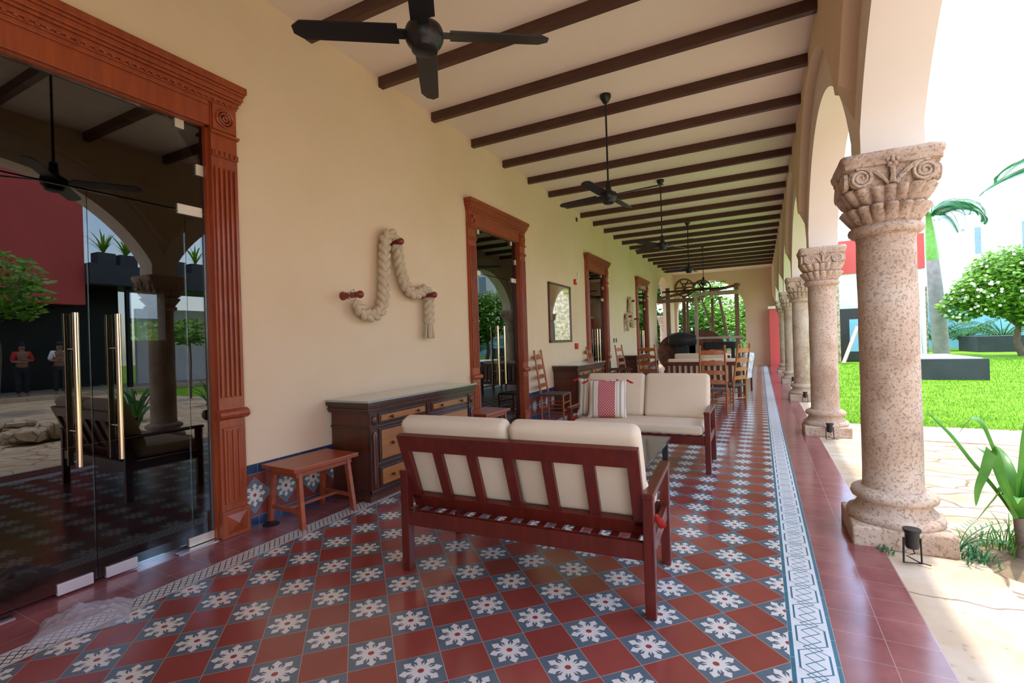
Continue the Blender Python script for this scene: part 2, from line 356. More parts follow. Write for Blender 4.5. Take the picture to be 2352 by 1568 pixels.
# ------------------------------------------------------------------ mesh builder
class MB:
    def __init__(s): s.v = []; s.f = []; s.mi = []; s.cur = 0
    def add(s, vs, fs):
        o = len(s.v); s.v += [tuple(v) for v in vs]; s.f += [tuple(i + o for i in f) for f in fs]; s.mi += [s.cur] * len(fs); return s
    def box(s, x0, x1, y0, y1, z0, z1, T=None):
        vs = [Vector((x, y, z)) for x in (x0, x1) for y in (y0, y1) for z in (z0, z1)]
        if T: vs = [T @ v for v in vs]
        return s.add(vs, [(0, 1, 3, 2), (4, 6, 7, 5), (0, 4, 5, 1), (2, 3, 7, 6), (0, 2, 6, 4), (1, 5, 7, 3)])
    def bar(s, a, b, w, h, up=(0, 0, 1)):
        a, b = Vector(a), Vector(b); d = (b - a).normalized(); up = Vector(up)
        if abs(d.dot(up)) > .99: up = Vector((0, 1, 0))
        sx = d.cross(up).normalized(); sz = sx.cross(d)
        vs = [p + sx * i * w / 2 + sz * j * h / 2 for p in (a, b) for i in (-1, 1) for j in (-1, 1)]
        return s.add(vs, [(0, 1, 3, 2), (4, 6, 7, 5), (0, 4, 5, 1), (2, 3, 7, 6), (0, 2, 6, 4), (1, 5, 7, 3)])
    def lathe(s, prof, n=24, c=(0, 0, 0), axis='z', rf=None, T=None, cap=True):
        o = Vector(c); vs = []; fs = []
        for (r, z) in prof:
            for k in range(n):
                t = 2 * PI * k / n; q = r * (rf(t, z) if rf else 1)
                p = Vector((q * math.cos(t), q * math.sin(t), z))
                if axis == 'x': p = Vector((p.z, p.x, p.y))
                elif axis == 'y': p = Vector((p.y, p.z, p.x))
                if T: p = T @ p
                vs.append(p + o)
        m = len(prof)
        for i in range(m - 1):
            for k in range(n):
                a = i * n + k; b = i * n + (k + 1) % n
                fs.append((a, b, b + n, a + n))
        if cap: fs.append(tuple(range(n - 1, -1, -1))); fs.append(tuple((m - 1) * n + k for k in range(n)))
        return s.add(vs, fs)
    def cyl(s, a, b, r, r2=None, n=14):
        return s.tube([a, b], [r, r if r2 is None else r2], n)
    def tube(s, pts, rad, n=8, flat=None):
        pts = [Vector(p) for p in pts]; m = len(pts)
        if not isinstance(rad, (list, tuple)): rad = [rad] * m
        t0 = (pts[1] - pts[0]).normalized()
        nn = t0.orthogonal().normalized(); vs = []; fs = []
        for i, p in enumerate(pts):
            t = (pts[min(i + 1, m - 1)] - pts[max(i - 1, 0)])
            t = t.normalized() if t.length > 1e-9 else t0
            nn = (nn - t * nn.dot(t)); nn = nn.normalized() if nn.length > 1e-6 else t.orthogonal().normalized()
            bb = t.cross(nn)
            for k in range(n):
                a = 2 * PI * k / n
                vs.append(p + (nn * math.cos(a) + bb * math.sin(a)) * rad[i])
        for i in range(m - 1):
            for k in range(n):
                a = i * n + k; b = i * n + (k + 1) % n; fs.append((a, b, b + n, a + n))
        fs.append(tuple(range(n - 1, -1, -1))); fs.append(tuple((m - 1) * n + k for k in range(n)))
        return s.add(vs, fs)
    def prism(s, poly, a0, a1, axis='y'):
        """poly: 2D outline (counter-clockwise), extruded a0..a1 along axis; 2D = the other two axes in order"""
        def P(u, v, w):
            return {'x': (w, u, v), 'y': (u, w, v), 'z': (u, v, w)}[axis]
        n = len(poly); vs = [P(u, v, a0) for u, v in poly] + [P(u, v, a1) for u, v in poly]
        fs = [tuple(range(n)), tuple(range(2 * n - 1, n - 1, -1))] + [(i, i + n, (i + 1) % n + n, (i + 1) % n) for i in range(n)]
        return s.add(vs, fs)
    def sphere(s, c, r, n=12, sc=(1, 1, 1)):
        vs = []; fs = []; c = Vector(c); m = max(4, n // 2)
        for i in range(m + 1):
            ph = PI * i / m
            for k in range(n):
                t = 2 * PI * k / n
                vs.append(c + Vector((math.sin(ph) * math.cos(t) * sc[0], math.sin(ph) * math.sin(t) * sc[1], math.cos(ph) * sc[2])) * r)
        for i in range(m):
            for k in range(n):
                a = i * n + k; b = i * n + (k + 1) % n; fs.append((a, a + n, b + n, b))
        return s.add(vs, fs)
    def rbox(s, hx, hy, hz, r, puff=0, T=None, g=5):
        """rounded, slightly puffed box"""
        def samp(h): 
            rr_ = min(r, h * .98); e = [-h, -h + rr_ * .12, -h + rr_ * .35, -h + rr_ * .65, -h + rr_]
            mid = [(-h + rr_) + (2 * (h - rr_)) * k / g for k in range(1, g)]
            return e + mid + [-q for q in reversed(e)]
        H = (hx, hy, hz); rad = [min(r, q * .98) for q in H]
        for ax in range(3):
            u, v = [(1, 2), (0, 2), (0, 1)][ax]
            su, sv = samp(H[u]), samp(H[v])
            for sg in (-1, 1):
                vs = []; fs = []
                for a in su:
                    for b in sv:
                        P = [0, 0, 0]; P[ax] = sg * H[ax]; P[u] = a; P[v] = b
                        Q = [max(-(H[i] - r), min(H[i] - r, P[i])) if H[i] > r else 0 for i in range(3)]
                        d = Vector([P[i] - Q[i] for i in range(3)])
                        p = Vector(Q) + d.normalized() * min(r, max(d.length, r if r <= min(H) else d.length))
                        if puff:
                            w = (1 - (a / H[u]) ** 2) * (1 - (b / H[v]) ** 2)
                            p[ax] += sg * puff * w * (1 if H[ax] == min(H) else .35)
                        vs.append(T @ p if T else p)
                nb = len(sv)
                for i in range(len(su) - 1):
                    for j in range(nb - 1):
                        q = (i * nb + j, (i + 1) * nb + j, (i + 1) * nb + j + 1, i * nb + j + 1)
                        flip = (sg == 1) == (ax == 1)
                        fs.append(q[::-1] if flip else q)
                s.add(vs, fs)
        return s
    def build(s, name, mat, parent=None, smooth=None, bevel=0, weld=False, loc=None):
        me = bpy.data.meshes.new(name); me.from_pydata(s.v, [], s.f); 
        mats = mat if isinstance(mat, (list, tuple)) else [mat]
        for m in mats: me.materials.append(m)
        if len(mats) > 1:
            me.polygons.foreach_set('material_index', s.mi)
        if weld:
            bm = bmesh.new(); bm.from_mesh(me); bmesh.ops.remove_doubles(bm, verts=bm.verts, dist=1e-5); bmesh.ops.recalc_face_normals(bm, faces=bm.faces); bm.to_mesh(me); bm.free()
        else:
            bm = bmesh.new(); bm.from_mesh(me); bmesh.ops.recalc_face_normals(bm, faces=bm.faces); bm.to_mesh(me); bm.free()
        if smooth:
            me.polygons.foreach_set('use_smooth', [True] * len(me.polygons)); me.set_sharp_from_angle(angle=R(smooth))
        me.update()
        o = bpy.data.objects.new(name, me); COL.objects.link(o)
        if parent: o.parent = parent
        if loc: o.location = loc
        if bevel:
            b = o.modifiers.new('bevel', 'BEVEL'); b.width = bevel; b.segments = 2; b.limit_method = 'ANGLE'; b.angle_limit = R(40); b.harden_normals = False
        return o

def thing(name, label, cat, loc=(0, 0, 0), rotz=0, group=None):
    o = bpy.data.objects.new(name, None); COL.objects.link(o); o.empty_display_size = .1
    o.location = loc; o.rotation_euler = (0, 0, rotz); o['label'] = label; o['category'] = cat
    if group: o['group'] = group
    return o
def tag(o, label, cat, group=None, kind=None):
    o['label'] = label; o['category'] = cat
    if group: o['group'] = group
    if kind: o['kind'] = kind
    return o
def struct(o, label=None):
    o['kind'] = 'structure'
    if label: o['label'] = label
    return o
def dup(root, loc, rotz=0, label=None, group=None):
    r = root.copy(); COL.objects.link(r); r.location = loc; r.rotation_euler = (0, 0, rotz)
    if label: r['label'] = label
    if group: r['group'] = group
    for ch in list(root.children):
        c = ch.copy(); COL.objects.link(c); c.parent = r
        for g in list(ch.children):
            d = g.copy(); COL.objects.link(d); d.parent = c
    return r

XW = -3.70            # inner face of the left wall
YB, YF = -7.0, 21.8   # ends of the corridor
ZC = 4.33
COLY = [-6.1, -2.25, 1.60, 5.42, 9.27, 13.12, 16.97]
PEND = 20.82
# ------------------------------------------------------------------ ground and floor
fl = MB()
for i, (x0, x1) in enumerate([(-3.155, 0.0), (0.0, .187), (-3.315, -3.155), (.187, .59), (XW - .3, -3.315)]):
    fl.cur = [0, 1, 2, 3, 3][i]
    fl.add([(x0, YB, 0), (x1, YB, 0), (x1, YF, 0), (x0, YF, 0)], [(0, 1, 2, 3)])
fl.cur = 3; fl.add([(XW - .3, YB, -.15), (.59, YB, -.15), (.59, YF, -.15), (XW - .3, YF, -.15)], [(3, 2, 1, 0)])
fl.add([(.59, YB, -.15), (.59, YB, 0), (.59, YF, 0), (.59, YF, -.15)], [(0, 3, 2, 1)])
struct(fl.build('floor', [M['tile'], M['stripR'], M['stripL'], M['red']]), 'patterned cement tile floor')
struct(MB().box(.592, 1.08, YB, YF, -.15, -.012).build('kerb_slabs', M['slab']), 'pale limestone slabs along the arcade')
struct(MB().box(1.08, 7.0, -12, 5.35, -.15, -.03).build('flagstone_terrace', M['flag']), 'flagstone paving in front of the arcade')
struct(MB().box(1.08, 7.0, 5.35, 6.5, -.15, -.02).build('pale_path', M['slab']), 'pale path before the lawn')
struct(MB().box(7.0, 40, -12, 6.5, -.15, -.02).build('courtyard_ground', M['slab']), 'pale paving of the far courtyard')
struct(MB().box(1.08, 60, 6.5, 70, -.15, -.03).build('lawn_ground', M['lawn']), 'lawn ground')
struct(MB().box(-40, 1.08, YF, 70, -.15, -.05).build('back_garden_ground', M['soil']), 'garden ground behind the end wall')
struct(MB().box(-40, XW - .3, 17.0, YF, -.15, -.05).build('side_garden_ground', M['soil']), 'garden ground beside the end arch')

# ------------------------------------------------------------------ walls
def strip_wall(name, mat, x0, x1, ys, ztop, label):
    """wall slab between x0 and x1 whose lower edge follows zb(y) (list of (y, zlow)); zlow may jump"""
    b = MB(); two = lambda z: z if isinstance(z, tuple) else (z, z)
    for (ya, za), (yb, zb_) in zip(ys[:-1], ys[1:]):
        za, zc = two(za), two(zb_)
        if abs(yb - ya) < 1e-6:
            if abs(za[0] - zc[0]) > 1e-6: b.add([(x0, ya, za[0]), (x1, ya, za[1]), (x1, ya, zc[1]), (x0, ya, zc[0])], [(0, 1, 2, 3)])
            continue
        b.add([(x0, ya, za[0]), (x0, yb, zc[0]), (x0, yb, ztop), (x0, ya, ztop)], [(0, 1, 2, 3)])
        b.add([(x1, ya, za[1]), (x1, yb, zc[1]), (x1, yb, ztop), (x1, ya, ztop)], [(3, 2, 1, 0)])
        b.add([(x0, ya, za[0]), (x1, ya, za[1]), (x1, yb, zc[1]), (x0, yb, zc[0])], [(0, 1, 2, 3)])
        b.add([(x0, ya, ztop), (x1, ya, ztop), (x1, yb, ztop), (x0, yb, ztop)], [(3, 2, 1, 0)])
    for y, z in (ys[0], ys[-1]):
        z = two(z); b.add([(x0, y, z[0]), (x1, y, z[1]), (x1, y, ztop), (x0, y, ztop)], [(0, 1, 2, 3)])
    return struct(b.build(name, mat, smooth=35, weld=True), label)
def arch_line(yc, half, zc, rad, n=40):
    return [(yc + half * (-1 + 2 * k / n), zc + math.sqrt(max(0, rad ** 2 - (half * (-1 + 2 * k / n)) ** 2))) for k in range(n + 1)]
cy = COLY + [PEND + .1]
core = []; HP = .175
for i, c in enumerate(COLY):
    a, b_ = c, cy[i + 1]
    if i == 0: core += [(YB, 2.55)]
    else: pass
    core += [(c - HP, 2.55), (c + HP, 2.55)]
    mid = (a + b_) / 2; half = (b_ - a) / 2 - HP
    core += arch_line(mid, half, 1.80, 1.98)
core += [(PEND - .08, 2.55), (YF, 2.55)]
# keep vertical jumps at the springing in the right order
fixed = []
for (y, z) in core:
    fixed.append((y, z))
out = []
for i, (y, z) in enumerate(fixed): out.append((y, z))
strip_wall('wall_right', M['arc'], .55, .885, out, 5.2, 'white plastered arcade wall over the columns')
def layer(x0, x1, name, mat, label):
    ys = [(YB, 2.95)]
    for i, c in enumerate(COLY):
        mid = (c + cy[i + 1]) / 2; half = (cy[i + 1] - c) / 2
        ys += [(y, max(z, 2.96)) for y, z in arch_line(mid, half, 2.05, 2.10, 48)]
    ys += [(YF, 2.93)]
    ys = sorted(set(ys)); o = [ys[0]]
    for q in ys[1:]:
        if q[0] - o[-1][0] > 1e-4: o.append(q)
    tip = lambda z: max(0, 3.10 - z)
    o = [(y, (z + tip(z) * (1. if x0 < .6 else -.7), z + tip(z) * (-.7 if x0 < .6 else 1.))) for y, z in o]
    strip_wall(name, mat, x0, x1, o, 5.2, label)
layer(.45, .551, 'wall_right_inner_face', M['wall'], 'plaster face of the arcade towards the corridor')
layer(.884, .945, 'wall_right_outer_face', M['arc'], 'plaster face of the arcade towards the garden')

DOORS = [(-1.02, .71), (4.157, .71), (9.30, .71), (14.50, .71)]
ZD = 3.09
lw = [(YB, 0)]
for c, h in DOORS: lw += [(c - h, 0), (c - h, ZD), (c + h, ZD), (c + h, 0)]
AL = (18.9, 1.70)
lw += [(AL[0] - AL[1], 0)] + arch_line(AL[0], AL[1], 2.25, 1.70, 40) + [(AL[0] + AL[1], 0)]
lw += [(YF, 0)]
strip_wall('wall_left', M['wall'], XW - .34, XW, lw, 5.2, 'long cream plaster wall with four doors')
# end wall with arch, in x
fb = MB(); pts = [(XW - .34, 0), (-2.12 - 1.48, 0)] + [(x, z) for x, z in arch_line(-2.12, 1.48, 2.50, 1.48, 40)] + [(-2.12 + 1.48, 0), (1.0, 0)]
for (xa, za), (xb, zb) in zip(pts[:-1], pts[1:]):
    y0, y1 = YF, YF + .5
    if abs(xa - xb) < 1e-6:
        fb.add([(xa, y0, za), (xa, y1, za), (xa, y1, zb), (xa, y0, zb)], [(0, 1, 2, 3)]); continue
    for y in (y0, y1): fb.add([(xa, y, za), (xb, y, zb), (xb, y, 5.2), (xa, y, 5.2)], [(0, 1, 2, 3)])
    fb.add([(xa, y0, za), (xb, y0, zb), (xb, y1, zb), (xa, y1, za)], [(0, 1, 2, 3)])
struct(fb.build('wall_back', M['wall'], smooth=35, weld=True), 'end wall with wide arch')
struct(MB().box(XW - .34, .45, YB, YF + .5, ZC, 5.2).build('ceiling', M['ceil']), 'cream plaster ceiling')
struct(MB().box(.30, .78, PEND - .1, YF, 0, 2.45).build('trim_1', M['redwall']), 'red end pier of the arcade')
struct(MB().box(.26, .82, PEND - .14, YF, 2.45, 2.56).build('trim_2', M['arc']), 'white cap of the red end pier')
struct(MB().box(XW - .34, .97, YB - .25, YB, 0, 5.2).build('wall_light_block', M['wall']), 'unseen wall added behind the camera to darken the corridor')  # unseen wall, added to cut the light from the open corridor end
# dim room behind the left wall
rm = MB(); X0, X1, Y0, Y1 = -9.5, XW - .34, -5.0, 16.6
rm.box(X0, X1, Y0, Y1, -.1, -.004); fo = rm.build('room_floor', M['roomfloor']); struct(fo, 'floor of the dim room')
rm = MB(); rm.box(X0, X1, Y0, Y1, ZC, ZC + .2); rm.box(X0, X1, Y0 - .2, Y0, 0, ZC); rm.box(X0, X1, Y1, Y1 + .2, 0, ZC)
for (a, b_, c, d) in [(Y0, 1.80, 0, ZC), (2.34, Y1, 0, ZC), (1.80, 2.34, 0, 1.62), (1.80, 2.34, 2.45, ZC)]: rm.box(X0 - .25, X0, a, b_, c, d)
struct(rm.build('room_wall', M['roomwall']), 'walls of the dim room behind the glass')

# skirting of tiles between the doors
segs = [(YB, DOORS[0][0] - .92)] + [(DOORS[i][0] + .92, DOORS[i + 1][0] - .92) for i in range(3)] + [(DOORS[3][0] + .92, AL[0] - AL[1])]
b = MB()
for y0, y1 in segs: b.box(XW - .02, XW + .012, y0, y1, 0, .49)
struct(b.build('baseboard_left', M['wain']), 'tiled dado with flower diamonds and blue bands')

# ------------------------------------------------------------------ ceiling beams
beam0 = None
for k in range(-4, 23):
    y = -1.2202 + .95 * k
    if beam0 is None:
        beam0 = MB().box(XW - .05, .47, -.072, 0, 4.221, ZC + .02).build('ceiling_beam', M['beam'], bevel=.004); o = beam0
    else:
        o = beam0.copy(); COL.objects.link(o)
    o.location = (0, y, 0)
    tag(o, 'dark brown wooden beam crossing the cream corridor ceiling', 'beam', 'parallel dark beams under the corridor ceiling')

# ------------------------------------------------------------------ stone columns
def capital_mb():
    b = MB(); prof = []
    # neck ring, two leaf tiers, block
    for z, r in [(2.035, .165), (2.04, .19), (2.055, .205), (2.075, .21), (2.095, .203), (2.108, .185)]: prof.append((r, z))
    b.lathe(prof, 40)
    def leaf(t, z):
        w = abs(math.sin(t * 9)) ** .6
        g = min(1, max(0, (z - 2.10) / .1)); return 1 + .16 * (w - .6) * g
    b.lathe([(.175, 2.10), (.195, 2.125), (.215, 2.16), (.232, 2.19), (.243, 2.205), (.235, 2.222), (.205, 2.226)], 180, rf=leaf)
    def leaf2(t, z):
        w = abs(math.sin(t * 11 + .5)) ** .6
        g = min(1, max(0, (z - 2.2) / .06)); p = 2 + 2.2 * min(1, max(0, (z - 2.22) / .09))
        sq = 1 / (abs(math.cos(t)) ** p + abs(math.sin(t)) ** p) ** (1 / p)
        return (1 + .14 * (w - .6) * g) * sq
    b.lathe([(.19, 2.215), (.212, 2.24), (.228, 2.27), (.238, 2.30), (.246, 2.318), (.236, 2.332), (.20, 2.335)], 180, rf=leaf2)
    def sqf(t, z):
        p = 7; return 1 / (abs(math.cos(t)) ** p + abs(math.sin(t)) ** p) ** (1 / p)
    b.lathe([(.215, 2.325), (.222, 2.35), (.232, 2.40), (.240, 2.44), (.245, 2.455)], 64, rf=sqf)
    b.lathe([(.245, 2.452), (.262, 2.46), (.264, 2.49), (.272, 2.50), (.276, 2.53), (.268, 2.546)], 64, rf=lambda t, z: 1 / (abs(math.cos(t)) ** 14 + abs(math.sin(t)) ** 14) ** (1 / 14))
    for k in range(4):
        T = Matrix.Rotation(k * PI / 2, 4, 'Z')
        for sg in (-1, 1):
            c = Vector((sg * .165, -.232, 2.392))
            pts = []
            for i in range(34):
                a = i / 33 * 2.4 * 2 * PI; r = .064 - .052 * i / 33
                pts.append(T @ (c + Vector((sg * r * math.cos(a + 1.2), -.014, r * math.sin(a + 1.2)))))
            b.tube(pts, [.012 - .005 * i / 33 for i in range(34)], 6)
            b.lathe([(.05, -.012), (.066, 0), (.066, .02), (.05, .026)], 20, c=T @ c, axis='y', T=None if k % 2 == 0 else Matrix.Rotation(PI / 2, 4, 'Z'))
            # scroll stalk from the middle
            q = [Vector((sg * x, -.244, z)) for x, z in ((.02, 2.335), (.04, 2.37), (.075, 2.41), (.11, 2.44), (.15, 2.456), (.19, 2.452))]
            b.tube([T @ p for p in q], [.010, .013, .016, .014, .011, .008], 6)
        for i in range(5):
            a = i * 2 * PI / 5 + .3
            b.sphere(T @ Vector((.026 * math.cos(a), -.258, 2.475 + .026 * math.sin(a))), .018, 8)
        b.sphere(T @ Vector((0, -.268, 2.475)), .014, 8)
        b.tube([T @ Vector((0, -.245, 2.34)), T @ Vector((.004, -.25, 2.39)), T @ Vector((0, -.252, 2.45))], [.022, .014, .018], 6)
    return b
def wob(b, amt=.004, sc=6.):
    b.v = [tuple(Vector(v) + noise.noise_vector(Vector(v) * sc) * amt) for v in b.v]; return b
col0 = thing('stone_column', 'largest and nearest pitted limestone column with a scroll capital', 'column', (.70, COLY[2], 0))
wob(MB().rbox(.27, .265, .07, .018, T=Matrix.Translation((0, 0, .055))), .006).build('plinth', M['stone'], col0, smooth=50, weld=True)
pr = [(.225, .10), (.262, .115), (.272, .145), (.262, .175), (.235, .188), (.222, .20), (.208, .225), (.203, .245), (.215, .258), (.236, .268), (.243, .29), (.236, .315), (.21, .33), (.18, .338)]
wob(MB().lathe(pr, 48), .005).build('base', M['stone'], col0, smooth=60)
sh = [(.178, .325), (.170, .36), (.167, .45), (.1665, .9), (.166, 1.4), (.1645, 1.9), (.163, 2.0), (.168, 2.04)]
ss = []
for (ra, za), (rb, zb) in zip(sh[:-1], sh[1:]):
    nseg = max(1, int((zb - za) / .06))
    ss += [(ra + (rb - ra) * t / nseg, za + (zb - za) * t / nseg) for t in range(nseg)]
ss.append(sh[-1])
wob(MB().lathe(ss, 48), .004, 5).build('shaft', M['stone'], col0, smooth=60)
wob(capital_mb(), .005, 9).build('capital', M['stone'], col0, smooth=50)
CL = {3: 'second limestone column from the camera, beside the slatted sofa end', 4: 'third limestone column along the arcade, partly behind the second one',
      5: 'fourth limestone column along the arcade, slimmer in view than the third', 6: 'farthest limestone column, next to the red end pier',
      1: 'limestone column at the arcade just beside the camera', 0: 'limestone column of the arcade behind the camera'}
for i, y in enumerate(COLY):
    if i == 2: continue
    dup(col0, (.70, y, 0), 0 if i % 2 else PI / 2, CL[i])

# ------------------------------------------------------------------ doors
def surround(i, cyy, h):
    d = thing('door_%d' % (i + 1), '', 'door'); del d['category']; del d['label']
    d['kind'] = 'structure'; d.location = (XW, cyy, 0)
    PW = .20
    for sg in (-1, 1):
        b = MB(); y0, y1 = sorted((sg * h, sg * (h + PW)))
        b.box(-.02, .040, y0, y1, 0, 3.26)                       # body
        b.box(-.02, .062, y0 - .010, y1 + .010, 0, .20)          # base block
        ym = (y0 + y1) / 2                                       # raised pyramid on the base block
        b.add([(.062, y0 + .02, .03), (.062, y1 - .02, .03), (.062, y1 - .02, .17), (.062, y0 + .02, .17), (.085, ym, .10)], [(0, 1, 4), (1, 2, 4), (2, 3, 4), (3, 0, 4)])
        b.box(.04, .052, y0 + .025, y1 - .025, .25, .82)         # lower panel
        for k in range(3): b.box(.052, .060, y0 + .045 + k * .042, y0 + .065 + k * .042, .27, .80)
        b.prism([(.035, .88), (.055, .885), (.078, .90), (.086, .92), (.078, .94), (.055, .955), (.035, .96)], y0 - .016, y1 + .016, 'y')
        for k in range(5): b.box(.04, .056, y0 + .017 + k * .037, y0 + .035 + k * .037, 1.05, 2.78)
        b.box(.04, .058, y0 + .0, y1, 2.86, 2.905)
        for k in range(5): b.box(.055, .070, y0 + .012 + k * .038, y0 + .034 + k * .038, 2.865, 2.90)
        b.prism([(.035, 3.02), (.066, 3.03), (.066, 3.045), (.035, 3.055)], y0 - .01, y1 + .01, 'y')
        b.build('pilaster', M['doorwood'], d, bevel=.004)
        c = MB().box(.04, .054, y0 + .01, y1 - .01, 3.06, 3.25)
        for r_ in (.07, .048, .024): c.lathe([(r_, .0), (r_, .012), (r_ - .008, .018), (r_ - .016, .012), (r_ - .018, 0)], 24, c=(.054, ym, 3.155), axis='x')
        c.build('corner_block', M['doorwood'], d, smooth=40)
    b = MB(); b.box(-.02, .032, -h, h, ZD - .01, 3.27)
    b.box(.032, .046, -h + .01, h - .01, 3.225, 3.255); 
    b.build('lintel', M['doorwood'], d, bevel=.003)
    L = h + PW + .0
    c = MB()
    for z0, z1, o in [(3.255, 3.275, .054), (3.275, 3.305, .066), (3.305, 3.325, .084), (3.325, 3.36, .098), (3.36, 3.38, .110), (3.38, 3.43, .125)]:
        c.box(-.02, o, -L - (o - .05) * .55, L + (o - .05) * .55, z0, z1)
    nd = int(2 * L / .045)
    for k in range(nd): c.box(.046, .066, -L + .012 + k * .045, -L + .034 + k * .045, 3.262, 3.282)
    c.build('cornice', M['doorwood'], d, bevel=.003)
    # jamb lining
    j = MB(); j.box(-.34, 0, -h - .0, -h + .02, 0, ZD); j.box(-.34, 0, h - .02, h, 0, ZD); j.box(-.34, 0, -h, h, ZD - .02, ZD)
    j.build('jamb_lining', M['doorwood'], d)
    # frameless glass: transom, two leaves, two sidelights
    x0, x1 = -.046, -.036
    yj = [-.55, -.02, .55]
    TR = 2.42
    MB().box(x0, x1, -h + .022, h - .022, TR + .004, ZD - .022).build('transom_pane', M['glass'], d)
    for a, b_ in [(-h + .022, -.55), (.552, h - .022)]: MB().box(x0, x1, a, b_, .01, TR).build('side_pane', M['glass'], d)
    for a, b_, hy in [(-.546, -.022, -.112), (-.018, .548, .10)]:
        lf = MB().box(x0, x1, a, b_, .03, TR - .006).build('glass_leaf', M['glass'], d)
        hd = MB(); hx = x1 + .055
        hd.cyl((hx, hy, .74), (hx, hy, 1.655), .016, n=16)
        for z in (.95, 1.44): hd.cyl((x1, hy, z), (hx, hy, z), .009)
        hd.build('handle', M['brass'], lf, smooth=50)
        MB().box(x0 - .008, x1 + .010, *((-.215, -.045) if hy < 0 else (.02, .19)), .012, .078).build('floor_clamp', M['clamp'], lf, bevel=.002)
    cl = MB()
    for a, b_, z0, z1 in [(-.16, .03, .012, .06), (.50, .56, ZD - .085, ZD - .022), (-.56, -.50, ZD - .085, ZD - .022), (h - .075, h - .022, 2.70, 2.78), (-h + .022, -h + .075, 2.70, 2.78),
                       (.50, h - .04, 2.39, 2.46), (-h + .04, -.50, 2.39, 2.46), (h - .20, h - .022, .01, .07), (-h + .022, -h + .2, .01, .07)][1:]:
        cl.box(x0 - .008, x1 + .010, a, b_, z0, z1)
    cl.build('glass_clamp', M['steelmatte'], d, bevel=.002)
    MB().box(-.10, .0, -.55, h - .02, 0, .004).build('threshold_plate', M['steel'], d) if False else None
    for sg in (-1, 1):
        MB().box(-.03, .03, *sorted((sg * (h - .30), sg * (h - .022))), .0, .006).build('threshold_plate', M['steel'], d)
for i, (c, h) in enumerate(DOORS): surround(i, c, h)

# ------------------------------------------------------------------ sofas
def cushion(hx, hy, hz, T, r=.035, puff=.012): return MB().rbox(hx, hy, hz, r, puff, T)
def sofa(label):
    t = thing('wooden_sofa', label, 'sofa')
    w = .765
    for sx in (-1, 1):
        x = sx * (w - .027)
        for y in (0, .63): MB().box(x - .027, x + .027, y - .03, y + .03, 0, .60).build('leg', M['sofawood'], t, bevel=.004)
        MB().box(x - .03, x + .03, -.035, .675, .597, .627).build('armrest', M['sofawood'], t, bevel=.006)
        MB().box(x - .016, x + .016, .03, .60, .29, .37).build('side_rail', M['sofawood'], t, bevel=.003)
    MB().box(-w + .05, w - .05, -.022, .016, .285, .375).build('rear_rail', M['sofawood'], t, bevel=.003)
    MB().box(-w + .05, w - .05, .612, .65, .285, .375).build('front_rail', M['sofawood'], t, bevel=.003)
    for k in range(14):
        x = -.66 + k * .1015
        MB().box(x - .022, x + .022, -.0, .615, .368, .385).build('seat_slat', M['sofawood'], t)
    # leaning back frame
    Y0, Z0, Y1, Z1 = .075, .39, -.105, .865
    L = math.hypot(Y1 - Y0, Z1 - Z0); ang = math.atan2(-(Y1 - Y0), Z1 - Z0)
    T = Matrix.Translation((0, Y0, Z0)) @ Matrix.Rotation(ang, 4, 'X')
    bf = MB(); bf.box(-.715, .715, -.018, .018, L - .105, L, T); bf.box(-.715, .715, -.018, .018, 0, .085, T)
    bf.box(-.715, -.655, -.018, .018, .05, L - .1, T); bf.box(.655, .715, -.018, .018, .05, L - .1, T)
    fo = bf.build('back_frame', M['sofawood'], t, bevel=.003)
    for k in range(1, 6):
        x = -.685 + k * 1.37 / 6
        MB().box(x - .030, x + .030, -.014, .014, .05, L - .1, T).build('back_slat', M['sofawood'], t, bevel=.002)
    cushion(.695, .280, .050, Matrix.Translation((0, .388, .436)), .03, .008).build('seat_cushion', M['cushion'], t, smooth=60, weld=True)
    for sx in (-1, 1):
        T2 = T @ Matrix.Translation((sx * .36, .085, .318))
        cushion(.355, .06, .262, T2, .045, .012).build('back_cushion', M['cushion'], t, smooth=60, weld=True)
    return t
s1 = sofa('wooden sofa seen from behind, cream cushions against a slatted back, nearest the camera')
s1.location = (-1.334, -.083 , 0); s1.rotation_euler = (0, 0, R(2.9))
s2 = dup(s1, (-1.315, 3.39, 0), PI, 'wooden sofa facing the camera with cream seat and patterned pillows on it')

def pillow(name, label, loc, rot, mat, s=.21, th=.07, tass=True):
    t = thing(name, label, 'pillow', loc); t.rotation_euler = rot
    b = MB(); n = 22
    for sg in (-1, 1):
        vs = []; fs = []
        for i in range(n + 1):
            for j in range(n + 1):
                u, v = -1 + 2 * i / n, -1 + 2 * j / n
                k = 1 - .07 * (1 - u * u) * 0 - .06 * (abs(v) ** 2) * (1 - u * u) * 0
                x = u * s * (1 - .06 * (1 - v * v)); z = v * s * (1 - .06 * (1 - u * u))
                y = sg * th * ((1 - u ** 4) * (1 - v ** 4)) ** .6
                y += .006 * noise.noise(Vector((x * 12, z * 12, sg))) * (1 - u * u) * (1 - v * v)
                vs.append((x, y, z))
        for i in range(n):
            for j in range(n): fs.append((i * (n + 1) + j, (i + 1) * (n + 1) + j, (i + 1) * (n + 1) + j + 1, i * (n + 1) + j + 1))
        b.add(vs, fs)
    b.build('pillow_cover', mat, t, smooth=80, weld=True)
    if tass:
        for su in (-1, 1):
            for sv in (-1, 1):
                q = MB(); a = Vector((su * s * .99, 0, sv * s * .99)); d = Vector((su * .55, 0, sv * .2 - .5)).normalized()
                q.sphere(a + d * .012, .014, 8); 
                for k in range(10):
                    an = k * 2 * PI / 10; o = Vector((.016 * math.cos(an), .016 * math.sin(an), 0))
                    q.tube([a + d * .012, a + d * .03 + o * .7, a + d * .07 + o], [.005, .006, .005], 5)
                q.build('tassel', M['tassel'], t, smooth=60)
    return t
